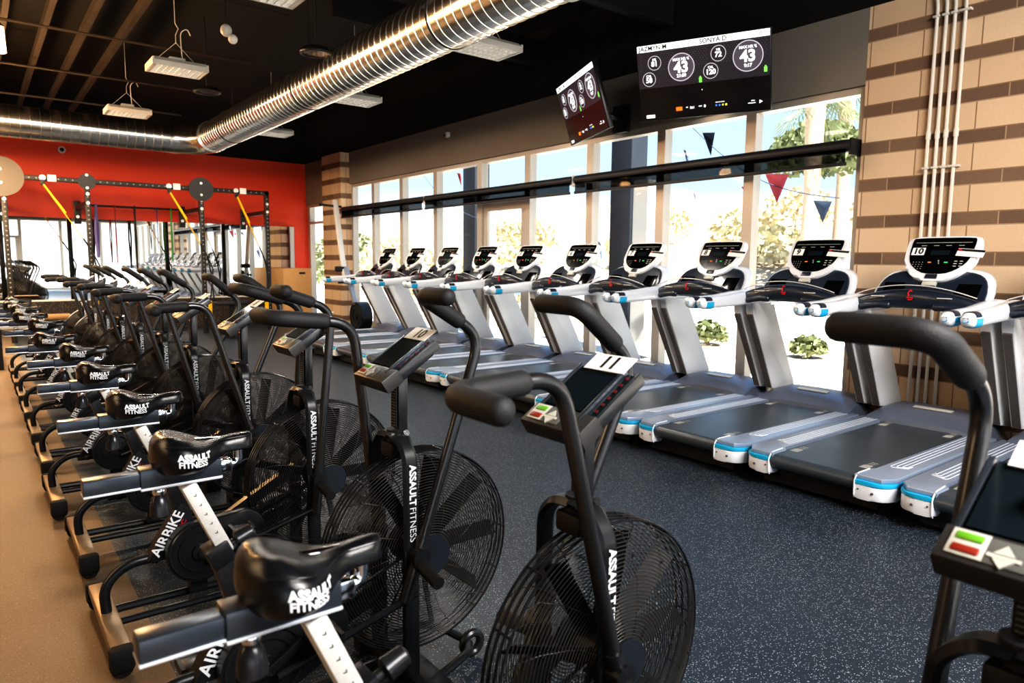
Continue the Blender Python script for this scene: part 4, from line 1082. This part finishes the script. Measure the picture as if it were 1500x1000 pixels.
def palm(x, y, h, lab):
    o = empty('palm_tree', (x, y, 0), lab, 'palm tree', 'palm trees outside')
    mb = MB(); mb.tube([(0, 0, -.05), (.05, 0, h*.5), (0, 0, h)], .28, 12, rr=[.34, .26, .36]); mb.build('trunk', M['bark'], o)
    mb = MB()
    for k in range(34):
        a = 2*PI*k/34*3.3; el = random.uniform(-.9, 1.1); L = random.uniform(1.9, 2.6); d = V((math.cos(a)*math.cos(el), math.sin(a)*math.cos(el), math.sin(el)))
        side = V((-math.sin(a), math.cos(a), 0)); b = V((0, 0, h))+d*.3
        for q in range(11):
            fa = -1.1+2.2*q/10; dd = (d*math.cos(fa)+side*math.sin(fa)); p = b+d*L*.5; e = p+dd*L*.5+V((0, 0, -.25*abs(fa)))
            mb.quad([p, p+dd*L*.25+side*.03, e, p+dd*L*.25-side*.03])
        mb.tube([b, b+d*L*.5], .015, 4)
    mb.build('fronds', M['leaf'], o, smooth=False, recalc=False)
palm(24, 13.4, 7.7, 'palm tree trunk and fronds outside, left one in the window by the brick wall')
palm(31, 15.85, 9.9, 'palm tree outside, right one in the window beside the brick wall')
o = empty('leafy_tree', (27.5, 15.2, 0), 'green leafy tree behind the two palms outside', 'tree')
leafy('foliage', 'leaf', (0, 0, 5.6), 2.0, 1600, .34).build('crown', M['leaf'], o, smooth=False, recalc=False); MB().cyl((0, 0, 0), (0, 0, 5.2), .16, 8).build('trunk', M['bark'], o)
o = empty('bare_tree', (11.5, 26.5, 0), 'leafless branching tree outside the narrow corner window', 'tree')
mb = MB()
def br(p, d, L, r, k):
    e = p+d*L; mb.tube([p, e], r, 5, rr=[r, r*.7])
    if k:
        for _ in range(3):
            br(e, (d+V((random.uniform(-.8, .8), random.uniform(-.8, .8), random.uniform(-.2, .6)))).normalized(), L*.72, r*.62, k-1)
br(V((0, 0, 0)), V((0, 0, 1)), 1.3, .09, 5); mb.build('branches', M['bark'], o)
# dark columns of the outdoor canopy
M['dkcol'] = mat('dark_column', (.02, .025, .035), .5); M['ltcol'] = mat('pale_column_face', (.42, .42, .42), .6)
for (x, y, lab) in ((8.0, 7.41, 'dark square canopy column outside between the two middle windows'), (8.0, 11.48, 'dark square canopy column outside near the door')):
    o = empty('canopy_column', (x, y, 0), lab, 'column', 'dark canopy columns outside')
    MB().box((0, 0, 2.2), (.35, .42, 4.4), bev=.01).build('shaft', M['dkcol'], o); MB().box((0, -.36, 1.3), (.25, .28, 2.6)).build('pier', M['ltcol'], o)
# pennants on strings
M['pred'] = mat('red_cloth', (.95, .20, .27), .7); M['pnavy'] = mat('navy_cloth', (.05, .07, .13), .7); M['pblue'] = mat('blue_cloth', (.25, .36, .58), .7)
def onXw(px, py, X):
    d = f_*FPX+r2*(px-750)-u2*(py-500); return d*(X/d.x)+V((0, 0, H))
PEN = [(1138, 252, 34, 40, 'pred', 'rose-red pennant outside the window nearest the brick wall'), (1205, 292, 26, 30, 'pblue', 'pale blue pennant outside near the brick wall window edge'),
       (1038, 192, 22, 32, 'pnavy', 'large dark pennant seen through the upper pane near the big screen'), (1003, 218, 8, 26, 'pnavy', 'narrow dark pennant hanging beside the large dark one'),
       (672, 252, 14, 20, 'pred', 'red pennant seen through the upper pane left of the door'), (652, 285, 8, 10, 'pred', 'tiny red pennant just above the shade left of the door'),
       (1090, 272, 12, 16, 'pred', 'small faded orange pennant below the shade'), (1014, 278, 5, 16, 'pnavy', 'thin dark pennant below the shade'),
       (673, 315, 7, 22, 'pblue', 'faded blue pennant below the shade left of the door'), (793, 338, 5, 10, 'pred', 'tiny faded pink pennant outside the door'),
       (878, 352, 10, 34, 'pblue', 'folded blue-grey pennant low outside, right of the door')]
for (px, py, w, h, m, lab) in PEN:
    c = onXw(px, py, 7.4 if m != 'x' else 7.4); s = (c-V((0, 0, H))).length/FPX
    mb = MB(); w *= s*1.15; h *= s; k = random.uniform(-.4, .4)
    A, B, C_ = V((.03, w*.5, 0)), V((-.03, -w*.5, -.12*h)), V((.08, -w*.5*k, -h)); D_ = (A+B+C_)/3+V((.05, 0, 0))
    for q in ((A, B, D_), (B, C_, D_), (C_, A, D_)): mb.bm.faces.new([mb.bm.verts.new(p) for p in q])
    o = mb.build('pennant', M[m], smooth=False); o.location = c; tag(o, lab, 'pennant', 'pennants strung outside the windows')
def string(p, q, X, lab):
    a, b = onXw(*p, X), onXw(*q, X); pts = [a*(1-t)+b*t+V((0, 0, -.25*math.sin(PI*t))) for t in [k/12 for k in range(13)]]
    tag(MB().tube(pts, .006, 5).build('pennant_string', M['pnavy']), lab, 'string')
string((1003, 175), (1230, 290), 7.42, 'dark string of pennants outside sloping down toward the brick wall')
string((600, 225), (700, 320), 7.42, 'dark string of pennants outside left of the door')
# folded umbrella outside
o = empty('patio_umbrella', (9.2, 11.4, 0), 'closed blue-grey patio umbrella standing outside beyond the door', 'umbrella')
MB().cyl((0, 0, .7), (0, 0, 2.0), .30, 10, .02).build('canopy', mat('slate_cloth', (.12, .17, .24), .8), o); MB().cyl((0, 0, -.04), (0, 0, 2.1), .02, 8).cyl((0, 0, -.05), (0, 0, .04), .25, 16).build('pole', M['lampwhite'], o)

# ------------------------------------------------------------------ light
w = bpy.data.worlds.new('world'); SC.world = w; w.use_nodes = True; nt = w.node_tree; nt.nodes.clear()
out = nt.nodes.new('ShaderNodeOutputWorld'); bg = nt.nodes.new('ShaderNodeBackground'); tc = nt.nodes.new('ShaderNodeTexCoord'); sp3 = nt.nodes.new('ShaderNodeSeparateXYZ')
cr = nt.nodes.new('ShaderNodeValToRGB'); cr.color_ramp.elements[0].position = .0; cr.color_ramp.elements[0].color = (1, 1, 1, 1)
cr.color_ramp.elements[1].position = .55; cr.color_ramp.elements[1].color = (.20, .33, .54, 1)
e = cr.color_ramp.elements.new(.10); e.color = (.30, .40, .49, 1)
nt.links.new(tc.outputs['Generated'], sp3.inputs[0]); nt.links.new(sp3.outputs[2], cr.inputs[0]); nt.links.new(cr.outputs[0], bg.inputs[0]); nt.links.new(bg.outputs[0], out.inputs[0])
bg.inputs[1].default_value = 1.9
sun = bpy.data.lights.new('sun', 'SUN'); sun.energy = 19; sun.angle = .01; sun.color = (1, .95, .86)
so = bpy.data.objects.new('sun', sun); COL.objects.link(so); so.rotation_euler = V((.15, .50, -.85)).to_track_quat('-Z', 'Y').to_euler()
def area(name, loc, d, sx_, sy_, e, c, portal=False):
    l = bpy.data.lights.new(name, 'AREA'); l.shape = 'RECTANGLE'; l.size = sx_; l.size_y = sy_; l.energy = e; l.color = c
    if portal: l.cycles.is_portal = True
    o = bpy.data.objects.new(name, l); COL.objects.link(o); o.location = loc; o.rotation_euler = V(d).to_track_quat('-Z', 'Y').to_euler(); return o
area('portal_window', (WX+.35, 8, 1.5), (-1, 0, 0), 2.9, 10.2, 1, (1, 1, 1), True)
area('portal_back', ((XL+WX)/2, YB-.25, 1.5), (0, 1, 0), 12.4, 2.9, 1, (1, 1, 1), True)
# unseen soft area fills, added below the ceiling to brighten the room
area('fill_behind', (2.2, -2.2, 3.6), (.25, .35, -1), 3.0, 2.0, 420, (1, .96, .92))  # added fill for the brick and the near machines
area('warm_fill_left', (-3.6, 4.5, 3.6), (.35, .1, -1), 2.0, 6.0, 210, (1, .72, .42))  # added warm fill, standing in for lamps out of view on the left
area('warm_fill_rear', (-1.5, 11.0, 3.4), (.1, .5, -1), 2.4, 1.6, 330, (1, .80, .55))  # added warm fill that brightens the red wall

SC.view_settings.view_transform = 'Standard'
SC.view_settings.look = 'High Contrast'
SC.view_settings.exposure = .15
SC.cycles.use_denoising = True
SC.cycles.max_bounces = 8; SC.cycles.transparent_max_bounces = 16; SC.cycles.glossy_bounces = 4; SC.cycles.diffuse_bounces = 4
SC.cycles.sample_clamp_indirect = 6; SC.cycles.caustics_reflective = False; SC.cycles.caustics_refractive = False
